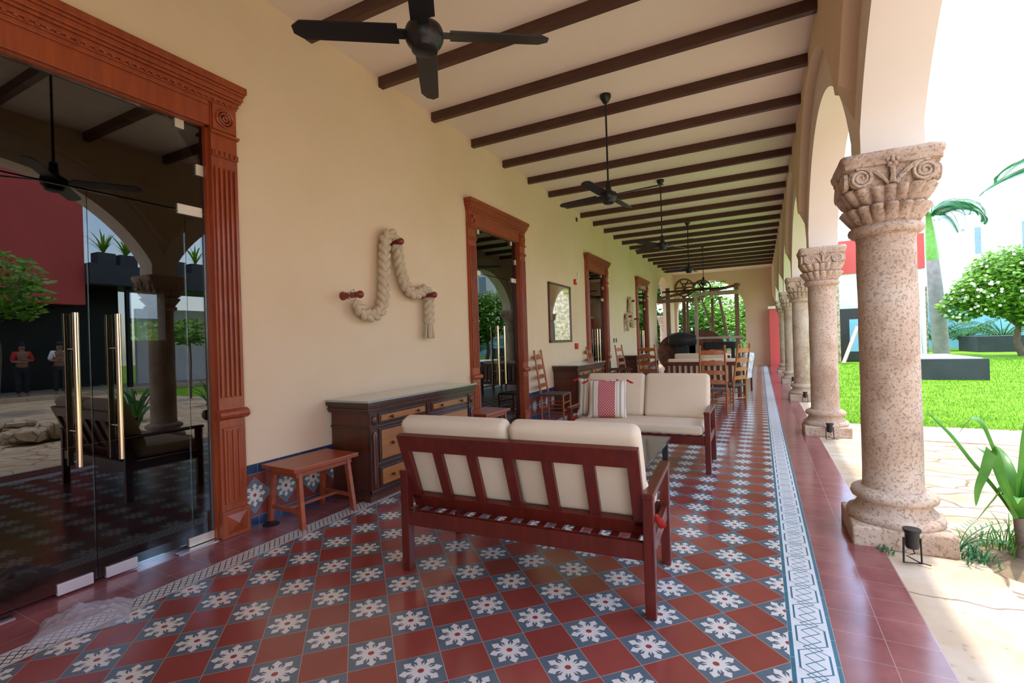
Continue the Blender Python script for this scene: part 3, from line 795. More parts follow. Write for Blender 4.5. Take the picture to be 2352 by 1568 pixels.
pillow('throw_pillow', 'front red and cream striped pillow with tassels leaning on the facing sofa', (-1.68, 3.00, .70), (R(-16), 0, R(8)), M['pillow'], .225, .075)
pillow('throw_pillow', 'rear striped pillow half hidden at the left arm of the facing sofa', (-1.845, 3.13, .70), (R(-14), R(3), R(14)), M['pillow'], .225, .06)
pillow('throw_pillow', 'pale pillow with red tassels at the right end of the near sofa', (-.76, .15, .655), (R(28), R(-6), R(-62)), M['palepillow'], .20, .07)

# coffee table
t = thing('coffee_table', 'low table with dark stone top between the two cream sofas', 'table', (-1.62, 1.92, 0))
MB().box(-.72, .72, -.60, .60, .375, .40).build('table_top', M['granite'], t, bevel=.004)
MB().box(-.69, .69, -.57, .57, .33, .376).build('apron', M['blackiron'], t)
for sx in (-1, 1):
    for sy in (-1, 1): MB().box(sx * .67 - .025, sx * .67 + .025, sy * .55 - .025, sy * .55 + .025, 0, .34).build('leg', M['blackiron'], t)

# ------------------------------------------------------------------ cabinets
def cabinet(label, loc, L=1.74, rich=True):
    t = thing('sideboard', label, 'cabinet', loc)    # origin at wall, near end; x outward, y along the wall
    D = .48
    b = MB(); b.box(0, D - .02, .02, L - .02, .04, .80); b.box(0, D - .0, .0, L, .0, .06)
    b.build('carcass', M['cabmid'], t, bevel=.003)
    f = MB()
    f.box(D - .02, D + .0, .02, L - .02, .06, .80)
    f.box(.0, D + .012, .005, L - .005, .655, .672); f.box(0, D + .02, 0, L, .06, .10)
    for y in (.0, L - .10): f.box(D - .01, D + .018, y, y + .10, .08, .80)
    f.box(D - .01, D + .014, L / 2 - .03, L / 2 + .03, .08, .80)
    f.box(D - .01, D + .012, .1, L - .1, .30, .33)
    f.build('face_frame', M['cabdark'], t, bevel=.003)
    c = MB()
    for z0, z1, o in [(.795, .815, .015), (.815, .84, .03), (.84, .862, .022), (.862, .895, .045)]: c.box(0, D + o, -o, L + o, z0, z1)
    c.build('cornice', M['cabdark'], t, bevel=.003)
    MB().box(.0, D + .048, -.048, L + .048, .896, .915).build('glass_top', M['tabletop'], t, bevel=.002)
    for ym in (.27 * 0 + (.10 + L / 2 - .03) / 2, (L / 2 + .03 + L - .10) / 2):
        hw = (L / 2 - .03 - .10) / 2 - .015
        for z0, z1, kk in [(.69, .785, 'd'), (.345, .645, 'd'), (.11, .29, 'd')]:
            q = MB().box(D - .0, D + .014, ym - hw, ym + hw, z0, z1)
            q.build('drawer', M['cabdark'], t, bevel=.003)
            dr = t.children[-1]
            MB().box(D + .012, D + .02, ym - hw + .03, ym + hw - .03, z0 + .02, z1 - .02).build('panel', M['caborange'], dr, bevel=.002)
            for s_ in (-.55, .55):
                MB().lathe([(.006, 0), (.006, .014), (.014, .018), (.016, .026), (.010, .034), (.002, .036)], 12, c=(D + .018, ym + s_ * hw, (z0 + z1) / 2), axis='x').build('knob', M['knob'], dr, smooth=50)
    for y in (.05, L - .05):
        MB().sphere((D + .02, y, .73), .04, 14, (.5, .8, 1.1)).build('rosette', M['cabmid'], t, smooth=60)
        MB().lathe([(.018, .12), (.028, .14), (.022, .2), (.03, .35), (.022, .5), (.03, .6), (.018, .63)], 14, c=(D + .018, y, 0)).build('half_column', M['cabmid'], t, smooth=60)
    return t
n = NT('grey_green_glass_top'); M['tabletop'] = n.base((.30, .36, .31), .10, 0, .8, .6)
c1 = cabinet('dark carved sideboard with orange drawers and glass top by the rope art', (XW + .014, .74, 0))
c2 = dup(c1, (XW + .014, 6.26, 0), 0, 'dark sideboard under the framed mirror')
c3 = dup(c1, (XW + .014, 11.2, 0), 0, 'farthest dark sideboard, beyond the third door')

# ------------------------------------------------------------------ stools
def stool(label, loc, rz):
    t = thing('wooden_stool', label, 'stool', loc, rz)      # top along local y
    T = Matrix.Translation((0, 0, 0))
    MB().box(-.21, .21, -.315, .315, .445, .48).build('seat', M['stoolwood'], t, bevel=.005)
    MB().box(-.17, .17, -.27, .27, .40, .446).build('apron', M['stoolwood'], t)
    for sx in (-1, 1):
        for sy in (-1, 1):
            MB().bar((sx * .15, sy * .235, .445), (sx * .205, sy * .25, 0), .042, .036, (0, 1, 0)).build('leg', M['stoolwood'], t, bevel=.003)
        MB().bar((sx * .18, -.24, .13), (sx * .18, .24, .13), .022, .03).build('stretcher', M['stoolwood'], t) if sx == 0 else None
    for sy in (-1, 1): MB().bar((-.19, sy * .245, .13), (.19, sy * .245, .13), .022, .03).build('stretcher', M['stoolwood'], t)
    MB().bar((0, -.245, .13), (0, .245, .13), .03, .022).build('stretcher', M['stoolwood'], t)
    return t
st1 = stool('orange wooden stool against the flower tiled dado beside the near glass door', (-3.445, .32, 0), R(-3))
st2 = dup(st1, (-3.42, 3.16, 0), R(-2), 'orange wooden stool between the near sideboard and second door')

# ------------------------------------------------------------------ ladder back chairs
def ladder(label, loc, rz, wood_='chairwood'):
    t = thing('ladder_back_chair', label, 'chair', loc, rz)    # faces +y local, back at y=-.2
    W2, D2 = .21, .20
    def post(x):
        b = MB(); pts = [(x, -D2, 0), (x, -D2, .45), (x * .96, -D2 - .05, .8), (x * .93, -D2 - .11, 1.2)]
        b.tube(pts, .017, 10); b.sphere((x * .93, -D2 - .11, 1.215), .022, 8); return b
    for sx in (-1, 1):
        post(sx * W2).build('back_post', M[wood_], t, smooth=60)
        b = MB().tube([(sx * (W2 + .03), D2, 0), (sx * (W2 + .03), D2, .12), (sx * (W2 + .03), D2, .46)], [.012, .018, .019], 10)
        b.build('front_leg', M[wood_], t, smooth=60)
        for z in (.16, .29): MB().cyl((sx * W2, -D2, z), (sx * (W2 + .03), D2, z), .009, n=8).build('rung', M[wood_], t)
    for z in (.18, .31):
        MB().cyl((-W2 - .03, D2, z), (W2 + .03, D2, z), .010, n=8).build('rung', M[wood_], t)
    MB().cyl((-W2, -D2, .22), (W2, -D2, .22), .009, n=8).build('rung', M[wood_], t)
    MB().rbox(.235, .215, .018, .015, .004, Matrix.Translation((0, 0, .455))).build('seat', M['seatweave'], t, smooth=60, weld=True)
    for k, z in enumerate((.60, .76, .92, 1.10)):
        y = -D2 - .05 * (z - .45) / .35 if z < .8 else -D2 - .05 - .06 * (z - .8) / .4
        b = MB(); n_ = 10; vs = []; fs = []
        for i in range(n_ + 1):
            u = -1 + 2 * i / n_; x = u * W2 * .95; hh = .028 + (.030 * (1 - u * u) + .008 * math.cos(u * 3 * PI)) * (1 if k >= 2 else .5)
            yy = y - .015 * (1 - u * u)
            for zz, dy in ((z - .03, -.006), (z + hh, -.006), (z + hh, .006), (z - .03, .006)): vs.append((x, yy + dy, zz))
        for i in range(n_):
            for j in range(4): fs.append((i * 4 + j, i * 4 + (j + 1) % 4, (i + 1) * 4 + (j + 1) % 4, (i + 1) * 4 + j))
        fs += [(0, 1, 2, 3), tuple(n_ * 4 + q for q in (3, 2, 1, 0))]
        b.add(vs, fs).build('back_slat', M[wood_], t)
    return t
ch = ladder('tall ladder back chair by the wall beside the second glass door', (-3.33, 5.46, 0), R(-84))
for p, rz, lb in [((-.83, 6.66, 0), R(4), 'ladder back chair whose back shows behind the right end of the facing sofa'),
                  ((-.62, 7.55, 0), R(62), 'ladder back chair just behind the other one at the right of the rear sofa'),
                  ((-2.50, 9.7, 0), R(-6), 'ladder back chair left of the rear slatted sofa, back to the camera'),
                  ((-3.02, 9.75, 0), R(-100), 'ladder back chair facing away beside the third door'),
                  ((-3.33, 8.33, 0), R(-86), 'ladder back chair by the wall right beyond the mirror sideboard')]:
    dup(ch, p, rz, lb)
# dark armchair near the third door
t = thing('armchair', 'dark armchair with black seat in front of the third door', 'chair', (-3.1, 8.95, 0), R(-80))
MB().rbox(.26, .25, .035, .025, .008, Matrix.Translation((0, 0, .44))).build('seat', M['blackplastic'], t, smooth=60, weld=True)
for sx in (-1, 1):
    for sy in (-1, 1): MB().cyl((sx * .25, sy * .23, 0), (sx * .25, sy * .23, .66 if sy > 0 else .85), .018).build('leg', M['chairdark'], t)
    MB().tube([(sx * .25, -.22, .66), (sx * .26, .1, .67), (sx * .25, .25, .66), (sx * .25, .29, .63)], .02, 8).build('armrest', M['chairdark'], t, smooth=60)
MB().box(-.25, .25, -.25, -.22, .68, .85).build('backrest', M['chairdark'], t, bevel=.01)

# rear slatted sofas
def slat_sofa(label, loc, rz):
    t = thing('slatted_sofa', label, 'sofa', loc, rz)        # faces +y, back at y=0
    for sx in (-1, 1):
        for y in (0, .62): MB().box(sx * .76 - .03, sx * .76 + .03, y - .03, y + .03, 0, .60).build('leg', M['cabmid'], t, bevel=.004)
        MB().box(sx * .76 - .035, sx * .76 + .035, -.03, .66, .60, .63).build('armrest', M['cabmid'], t, bevel=.004)
    MB().box(-.79, .79, -.02, .02, .74, .82).build('back_rail', M['cabmid'], t, bevel=.003)
    MB().box(-.79, .79, -.02, .02, .25, .34).build('back_rail', M['cabmid'], t, bevel=.003)
    MB().box(-.75, .75, .60, .64, .25, .36).build('front_rail', M['cabmid'], t)
    for k in range(13): MB().box(-.745 + k * .1225 - .03, -.745 + k * .1225 + .03, -.012, .012, .32, .76).build('back_slat', M['cabmid'], t)
    cushion(.72, .30, .05, Matrix.Translation((0, .32, .42)), .03).build('seat_cushion', M['cushion'], t, smooth=60, weld=True)
    for sx in (-1, 1): cushion(.355, .055, .23, Matrix.Translation((sx * .365, .085, .66)), .04).build('back_cushion', M['cushion'], t, smooth=60, weld=True)
    return t
ss1 = slat_sofa('dark slatted sofa with pale cushions, back to the camera, in the rear seating group', (-1.27, 9.0, 0), 0)
ss2 = dup(ss1, (-1.65, 12.7, 0), PI, 'slatted sofa facing the camera in the rear seating group')
# cloth covered chair beyond
t = thing('fabric_armchair', 'armchair with white printed fabric at the right of the rear slatted sofa', 'chair', (-.62, 10.6, 0), R(75))
MB().rbox(.30, .28, .08, .04, .01, Matrix.Translation((0, 0, .40))).build('seat', M['fabricwhite'], t, smooth=60, weld=True)
MB().rbox(.29, .06, .28, .05, .01, Matrix.Translation((0, -.26, .68)) @ Matrix.Rotation(R(10), 4, 'X')).build('backrest', M['fabricwhite'], t, smooth=60, weld=True)
for sx in (-1, 1):
    for sy in (-1, 1): MB().box(sx * .29 - .02, sx * .29 + .02, sy * .26 - .02, sy * .26 + .02, 0, .6 if sy < 0 else .58).build('leg', M['chairdark'], t)
    MB().box(sx * .29 - .025, sx * .29 + .025, -.3, .3, .58, .605).build('armrest', M['chairdark'], t)
t = thing('low_table', 'low wooden table in the rear seating group', 'table', (-1.6, 10.9, 0))
MB().box(-.5, .5, -.35, .35, .38, .41).build('table_top', M['cabdark'], t)
for sx in (-1, 1):
    for sy in (-1, 1): MB().box(sx * .45 - .025, sx * .45 + .025, sy * .3 - .025, sy * .3 + .025, 0, .385).build('leg', M['cabdark'], t)

# ------------------------------------------------------------------ ceiling fans
def fan(label, y, ang, x=-1.65, dz=0):
    t = thing('ceiling_fan', label, 'ceiling fan', (x, y, 0))
    MB().lathe([(.012, 4.225), (.03, 4.235), (.062, 4.29), (.068, 4.31), (.066, 4.331)], 24).build('canopy', M['fan'], t, smooth=50)
    MB().cyl((0, 0, 3.20 + dz), (0, 0, 4.26), .011).build('downrod', M['fan'], t, smooth=60)
    MB().lathe([(.012, 3.30), (.032, 3.285), (.036, 3.2), (.05, 3.17), (.092, 3.15), (.10, 3.13), (.10, 3.09), (.088, 3.065), (.07, 3.05), (.068, 3.03), (.05, 3.02)][::-1], 32, c=(0, 0, dz)).build('motor', M['fan'], t, smooth=45)
    for k in range(4):
        T = Matrix.Rotation(ang + k * PI / 2, 4, 'Z') @ Matrix.Translation((0, 0, 3.115 + dz)) @ Matrix.Rotation(R(12), 4, 'X')
        b = MB(); vs = []
        pr = []
        for i in range(13):
            s_ = i / 12; x_ = .135 + .525 * s_; w = .062 - .006 * s_
            if s_ > .9: w *= math.sqrt(max(.05, 1 - ((s_ - .9) / .1) ** 2 * .85))
            pr.append((x_, w))
        vs = [(x_, w, .004) for x_, w in pr] + [(x_, -w, .004) for x_, w in pr] + [(x_, w, -.004) for x_, w in pr] + [(x_, -w, -.004) for x_, w in pr]
        N_ = 13; fs = []
        for i in range(12):
            fs += [(i, i + 1, N_ + i + 1, N_ + i), (2 * N_ + i, 3 * N_ + i, 3 * N_ + i + 1, 2 * N_ + i + 1), (i, 2 * N_ + i, 2 * N_ + i + 1, i + 1), (N_ + i, N_ + i + 1, 3 * N_ + i + 1, 3 * N_ + i)]
        fs += [(0, N_, 3 * N_, 2 * N_), (12, 2 * N_ + 12, 3 * N_ + 12, N_ + 12)]
        b.add([T @ Vector(v) for v in vs], fs)
        b.box(.07, .15, -.028, .028, -.006, .006, T)
        b.build('blade', M['fan'], t)
    return t
f0 = fan('largest black ceiling fan at the top of the view, nearest the camera', -.43, R(34), -1.60, -.09)
fan('second black ceiling fan with its long rod clear against the beams', 3.22, R(-8))
for y, a, l in [(6.82, 60, 'third black ceiling fan along the corridor'), (10.6, 80, 'fourth black ceiling fan along the corridor'), (14.2, 8, 'farthest black ceiling fan, above the old machine')]:
    fan(l, y, R(a))

# ------------------------------------------------------------------ rope art
def smooth_path(P, n):
    out = []; P = [Vector(p) for p in P]; m = len(P)
    for i in range(m - 1):
        p0, p1, p2, p3 = P[max(i - 1, 0)], P[i], P[i + 1], P[min(i + 2, m - 1)]
        for k in range(n):
            t_ = k / n
            out.append(.5 * ((2 * p1) + (p2 - p0) * t_ + (2 * p0 - 5 * p1 + 4 * p2 - p3) * t_ ** 2 + (3 * p1 - p0 - 3 * p2 + p3) * t_ ** 3))
    out.append(P[-1]); return out
def rope_art(label, pts, tas, loc, amp=.040, sr=.030, pegs=()):
    t = thing('rope_sculpture', label, 'rope sculpture', loc)
    P = smooth_path([(.09, y, z) for y, z in pts], 26)
    s_ = [0]
    for a, b_ in zip(P[:-1], P[1:]): s_.append(s_[-1] + (b_ - a).length)
    b = MB()
    for k in range(3):
        st = []
        for i, p in enumerate(P):
            tg = (P[min(i + 1, len(P) - 1)] - P[max(i - 1, 0)]).normalized(); sd_ = Vector((1, 0, 0)).cross(tg).normalized()
            a = s_[i] / .26 * 2 * PI + k * 2 * PI / 3
            e = min(1, s_[i] / .08, (s_[-1] - s_[i]) / .03 + .6)
            st.append(p + sd_ * amp * math.sin(a) * e + Vector((1, 0, 0)) * .022 * math.sin(2 * a) * e)
        rad = [sr * min(1, .35 + s_[i] / .12) for i in range(len(P))]
        b.tube(st, rad, 10)
    b.build('braid', M['rope'], t, smooth=70)
    q = MB(); e = P[-1]
    q.tube([e + Vector((0, 0, .02)), e + Vector((0, 0, -.01))], .052, 12)
    for k in range(46):
        a = random.random() * 2 * PI; r_ = .05 * math.sqrt(random.random())
        o = Vector((r_ * math.cos(a) * .7, r_ * math.sin(a), 0))
        q.tube([e + o * .9, e + o * 1.15 + Vector((0, 0, -.07)), e + o * 1.5 + Vector((0, 0, -tas - random.random() * .02))], .009, 5)
    q.build('tassel', M['rope'], t, smooth=70)
    return t, P
def peg(label, y, z, d=.20, tilt=0):
    t = thing('wall_peg', label, 'peg', (XW, y, z))
    b = MB(); b.lathe([(.040, 0), (.044, .005), (.040, .02), (.030, .05), (.027, d - .045), (.030, d - .04)], 20, axis='x')
    b.sphere((d - .01, 0, 0), .038, 16); b.build('peg_body', M['peg'], t, smooth=60)
    return t
random.seed(4)
pA = [(1.02, 1.86), (1.09, 1.775), (1.20, 1.715), (1.34, 1.74), (1.42, 1.86), (1.455, 2.10), (1.47, 2.35), (1.50, 2.545), (1.585, 2.61), (1.655, 2.555), (1.69, 2.40), (1.74, 2.20), (1.82, 2.05), (1.95, 1.985), (2.08, 2.02), (2.165, 2.055), (2.225, 1.98), (2.225, 1.85), (2.222, 1.66)]
t, P = rope_art('braided cream rope draped over three pegs above the near sideboard', pA, .17, (XW, 0, 0))
MB().tube([(.13, .93, 1.93), (.135, .97, 1.955), (.14, 1.0, 1.90), (.13, .99, 1.85), (.11, .94, 1.86), (.12, .93, 1.93)], .007, 6).build('tie_cord', M['rope'], t, smooth=60)
peg('dark red wall peg holding the left start of the near rope', .955, 1.90, .24); peg('dark red wall peg under the top loop of the near rope', 1.62, 2.525, .20); peg('dark red wall peg at the right of the near rope, above its tassel', 2.17, 1.985, .22)
pB = [(13.0 - (a - 0.9) * 0.75, z) for a, z in [(1.02, 1.95), (1.09, 1.85), (1.2, 1.8), (1.34, 1.82), (1.42, 1.95), (1.46, 2.15), (1.48, 2.4), (1.52, 2.56), (1.6, 2.62), (1.66, 2.55), (1.69, 2.40), (1.74, 2.2), (1.82, 2.1), (1.95, 2.03), (2.08, 2.06), (2.165, 2.1), (2.225, 2.0), (2.225, 1.88), (2.222, 1.78)]]
rope_art('far braided rope hanging on the wall between the third and fourth doors', pB, .15, (XW, 0, 0), .045, .035)
peg('far wall peg at the right of the far rope', 12.95, 2.0, .2); peg('far wall peg above the loop of the far rope', 12.46, 2.54, .2); peg('far wall peg above the tassel of the far rope', 12.03, 2.05, .2)

# ------------------------------------------------------------------ mirror and small wall fittings
t = thing('wall_mirror', 'tall mirror in a thin wooden frame reflecting a bright arch', 'mirror', (XW, 6.73, 1.95))
t.rotation_euler = (0, 0, R(.45)); fr = MB(); hw, hh = .61, .59
for a in (-1, 1):
    fr.box(.0, .035, *sorted((a * hw, a * (hw - .045))), -hh, hh); fr.box(.0, .035, -hw, hw, *sorted((a * hh, a * (hh - .045))))
fr.build('mirror_frame', M['cabmid'], t, bevel=.003)
MB().box(.002, .018, -hw + .04, hw - .04, -hh + .04, hh - .04).build('mirror_glass', M['mirror'], t)
M['firered'] = plain('fire_red', (.55, .01, .01), .4); M['offwhite'] = plain('off_white_plastic', (.75, .72, .66), .5)
tag(MB().box(0, .012, -.05, .05, -.045, .045).build('wall_vent', M['blackplastic'], loc=(XW, 7.93, 4.12), bevel=.003), 'small black square box high on the wall near the beams', 'vent')
t = thing('fire_alarm', 'red fire alarm sounder high on the wall by the third door', 'alarm', (XW, 7.66, 2.68))
MB().box(0, .05, -.05, .05, -.06, .06).build('housing', M['firered'], t, bevel=.01)
MB().lathe([(.035, 0), (.03, .02), (.01, .025)], 16, c=(.05, 0, .01), axis='x').build('lens', M['offwhite'], t)
tag(MB().box(0, .03, -.035, .035, -.06, .06).build('sensor_box', M['offwhite'], loc=(XW, 7.9, 2.86), bevel=.01), 'small white box on the wall beside the fire alarm', 'sensor')
tag(MB().box(0, .05, -.06, .06, -.065, .065).build('call_point', M['firered'], loc=(XW, 7.62, 1.26), bevel=.01), 'small red call point box above the mirror sideboard', 'call point')
for y, l in ((10.75, 'left of two small light switches past the third door'), (11.0, 'right of two small light switches past the third door')):
    tag(MB().box(0, .012, -.04, .04, -.06, .06).build('light_switch', M['blackplastic'], loc=(XW, y, 1.35), bevel=.003), l, 'switch')

# ------------------------------------------------------------------ small things on the floor
t = thing('floor_spotlight', 'black spotlight standing in front of the nearest column', 'spotlight', (.70, 1.16, 0), R(8))
MB().lathe([(.03, .09), (.034, .10), (.036, .18), (.044, .19), (.046, .205), (.040, .205)], 20).build('housing', M['blackplastic'], t, smooth=40)
MB().tube([(-.042, 0, .15), (-.045, 0, .0), (.045, 0, .0), (.042, 0, .15)], .006, 6).build('bracket', M['blackplastic'], t)
MB().tube([(.0, 0, .09), (.02, .02, .05), (-.02, .03, .03), (.03, .0, .008), (.08, -.03, .006)], .004, 6).build('cable', M['blackplastic'], t, smooth=60)
for i, l in ((3, 'black spotlight in front of the second column'), (4, 'black spotlight in front of the third column'), (5, 'black spotlight in front of the fourth column')):
    dup(t, (.70, COLY[i] - .42, 0), R(5), l)
tag(MB().lathe([(.06, 0), (.062, .006), (.05, .012), (.012, .013)], 24, c=(-3.60, .04, 0)).build('floor_disc', M['blackplastic'], smooth=40), 'black round disc on the floor under the near stool', 'floor disc')

random.seed(11)
def bag():
    b = MB(); n = 46; vs = []; fs = []
    for i in range(n + 1):
        for j in range(n + 1):
            u, v = -1 + 2 * i / n, -1 + 2 * j / n
            r_ = math.hypot(u, v); e = 1 + .10 * noise.noise(Vector((math.atan2(v, u) * 1.3, 3, 1)))
            x = u * .14 * e; y = v * .19 * e
            p = Vector((u * 2.2, v * 2.2, 0))
            h = max(0, 1 - max(abs(u), abs(v)) ** 3) * (.05 + .05 * abs(noise.noise(p * .8)) + .03 * abs(noise.noise(p * 1.7 + Vector((4, 0, 0)))) + .006 * abs(noise.noise(p * 6)))
            vs.append((x, y, .006 + h))
    for i in range(n):
        for j in range(n): fs.append((i * (n + 1) + j, (i + 1) * (n + 1) + j, (i + 1) * (n + 1) + j + 1, i * (n + 1) + j + 1))
    b.add(vs, fs); o = b.build('plastic_bag', M['bag'], loc=(-3.26, -1.29, 0), smooth=60); o.rotation_euler = (0, 0, R(-28))
    tag(o, 'crumpled clear plastic bag on the floor before the near glass door', 'plastic bag')
bag()

# ------------------------------------------------------------------ strap leaved plant and weeds
random.seed(7)
def strap_leaf(b, base, az, L, w, lift, droop, fold=.3, n=14):
    d = Vector((math.cos(az), math.sin(az), 0)); sd_ = Vector((-d.y, d.x, 0)); vs = []; fs = []
    x = 0; z = 0; el = lift
    for i in range(n + 1):
        s_ = i / n; ww = w * (math.sin(min(1, s_ * 3 + .25) * PI / 2)) * (1 - max(0, (s_ - .45) / .55) ** 2 * .97)
        p = Vector(base) + d * x + Vector((0, 0, z)); up = Vector((-d.x * math.sin(el), -d.y * math.sin(el), math.cos(el)))
        vs += [p + sd_ * ww + up * ww * fold, p, p - sd_ * ww + up * ww * fold]
        x += math.cos(el) * L / n; z += math.sin(el) * L / n; el -= droop / n * (.4 + 1.5 * s_)
    for i in range(n): fs += [(i * 3, i * 3 + 1, i * 3 + 4, i * 3 + 3), (i * 3 + 1, i * 3 + 2, i * 3 + 5, i * 3 + 4)]
    b.add(vs, fs)
t = thing('strap_leaf_plant', 'young plant with long drooping strap leaves at the right edge', 'plant', (1.30, 1.52, -.03))
MB().tube([(0, 0, 0), (.01, 0, .12), (0, .01, .26)], [.036, .032, .028], 12).build('stem', M['bark'], t, smooth=60)
def ribbon(b, pts, w, side, n=10):
    P = smooth_path(pts, n); side = Vector(side).normalized(); vs = []; fs = []; m = len(P)
    for i, p in enumerate(P):
        u = i / (m - 1); ww = w * min(1, .45 + u * 2.2) * (1 - max(0, (u - .6) / .4) ** 2 * .96); tg = (P[min(i + 1, m - 1)] - P[max(i - 1, 0)]).normalized()
        sd_ = (side - tg * side.dot(tg)).normalized(); nn = tg.cross(sd_)
        vs += [p + sd_ * ww + nn * ww * .3, p, p - sd_ * ww + nn * ww * .3]
    for i in range(m - 1): fs += [(i * 3, i * 3 + 1, i * 3 + 4, i * 3 + 3), (i * 3 + 1, i * 3 + 2, i * 3 + 5, i * 3 + 4)]
    b.add(vs, fs)
for pts, w, sd_ in [([(-.02, 0, .26), (-.10, -.02, .42), (-.22, -.04, .60), (-.32, -.05, .76), (-.44, -.06, .90)], .024, (.5, 1, .5)),
                    ([(-.01, -.01, .28), (-.07, -.06, .50), (-.14, -.10, .72), (-.19, -.12, .85), (-.25, -.13, .875), (-.31, -.13, .78)], .026, (.6, .9, .3)),
                    ([(-.02, -.02, .26), (-.09, -.08, .48), (-.14, -.12, .66), (-.17, -.14, .68), (-.20, -.15, .58), (-.235, -.15, .46), (-.245, -.15, .35)], .032, (1, .3, .3)),
                    ([(0, 0, .26), (-.05, -.05, .36), (-.10, -.07, .44), (-.16, -.08, .36), (-.23, -.09, .24)], .024, (.7, .6, .6)),
                    ([(0, 0, .26), (.01, -.02, .5), (.03, -.03, .75), (.05, -.03, .95)], .026, (1, .4, 0)), ([(.01, 0, .26), (.03, .0, .5), (.08, 0, .72), (.16, 0, .9)], .03, (.5, 1, 0))]:
    b = MB(); ribbon(b, pts, w, sd_); b.build('leaf', M['leafs'], t, smooth=80)
for az, L, lift, droop in [(90, .6, 76, 80), (60, .6, 70, 90), (20, .7, 75, 90), (0, .6, 62, 100), (330, .6, 72, 90), (290, .55, 68, 100), (250, .42, 60, 80), (120, .5, 80, 60), (35, .5, 50, 100), (190, .45, 80, 40)]:
    b = MB(); strap_leaf(b, (0, 0, .24), R(az), L, .030, R(lift), R(droop)); b.build('leaf', M['leafs'], t, smooth=80)
def tuft(label, loc, n, h, spread, mat='leafs', w=.004):
    b = MB()
    for k in range(n):
        az = random.random() * 2 * PI; o = Vector((random.gauss(0, spread), random.gauss(0, spread), 0))
        strap_leaf(b, o, az, h * random.uniform(.5, 1.2), w, R(random.uniform(45, 88)), R(random.uniform(20, 90)), .2, 6)
    o = b.build('grass_tuft', M[mat], loc=loc, smooth=80); tag(o, label, 'weed'); return o
tuft('weeds around the foot of the strap leaved plant', (1.28, 1.60, -.03), 70, .22, .09)
tuft('green weeds at the right corner of the nearest column plinth', (1.03, 1.36, -.02), 60, .12, .05, 'leafp', .005)
tuft('small weeds at the front of the nearest column plinth', (.60, 1.30, -.01), 30, .05, .03, 'leafp')
b = MB()
for (az, L) in ((80, .42), (55, .38), (110, .34), (25, .30)):
    pts = []; x = 0; z = 0; el = R(62); d = Vector((math.cos(R(az - 60)), math.sin(R(az - 60)), 0))
    for i in range(12):
        pts.append(d * x + Vector((0, 0, z))); x += math.cos(el) * L / 12; z += math.sin(el) * L / 12; el -= R(6)
    b.tube(pts, [.004 * (1 - i / 14) for i in range(12)], 5)
    for i in range(2, 12):
        for sg in (-1, 1):
            a = math.atan2(d.y, d.x) + sg * R(62); strap_leaf(b, pts[i], a, .10 * (1.1 - i / 16), .0035, R(12), R(35), .2, 4)
tag(b.build('fern', M['leafp'], loc=(1.0, 1.50, -.02), smooth=80), 'small fern growing behind the nearest column base', 'fern')
struct(MB().lathe([(.42, -.03), (.35, -.018), (.2, -.008), (.02, -.004)], 24, c=(1.42, 1.52, 0), rf=lambda a, z: 1 + .15 * math.sin(3 * a) + .1 * math.sin(5 * a + 1)).build('soil_patch', M['soil']), 'bare soil around the plant')

# ------------------------------------------------------------------ lawn blades
random.seed(21)
b = MB()
for k in range(34000):
    t_ = random.random() ** 1.6
    y = 6.42 + 20 * t_; x = 1.10 + random.random() * (3.2 + (y - 6.4) * .62)
    if (y > 24.0 and x < 7) or (3.3 < x < 5.5 and 14.7 < y < 18.1): continue
    h = random.uniform(.025, .055) * (1 + t_ * .8); w = random.uniform(.002, .0042) * (1 + t_ * 3); a = random.random() * PI; lx, ly = random.gauss(0, .018), random.gauss(0, .018)
    dx, dy = math.cos(a) * w, math.sin(a) * w
    b.add([(x - dx, y - dy, -.032), (x + dx, y + dy, -.032), (x + lx, y + ly, -.03 + h)], [(0, 1, 2)])
tag(b.build('lawn_grass', M['grass']), 'bright green short grass covering the garden lawn', 'grass', kind='stuff')

# ------------------------------------------------------------------ garden things
def stone_box(name, label, x, y, w, d, h, cat='planter'):
    t = thing(name, label, cat, (x, y, -.03))
    MB().box(-w / 2, w / 2, -d / 2, d / 2, 0, h).build('body', M['charcoal'], t, bevel=.01)
    return t
t = stone_box('fountain_basin', 'low charcoal fountain basin on the lawn behind the nearest column', 4.40, 16.4, 1.92, 3.2, .58, 'fountain')
MB().box(-.86, .86, -1.5, 1.5, .575, .60).build('water_surface', M['whitewall'], t)  # opaque white stands in for the sunlit bright top of the basin
MB().tube([(-.1, -.3, .6), (-.13, -.3, 1.2), (-.16, -.3, 1.9), (-.2, -.3, 2.35)], [.03, .02, .015, .008], 6).build('water_jet', M['water'], t, smooth=60)
stone_box('planter_box', 'grey planter box on the lawn under the flowering tree', 12.15, 35.6, 2.4, 3.0, .9)

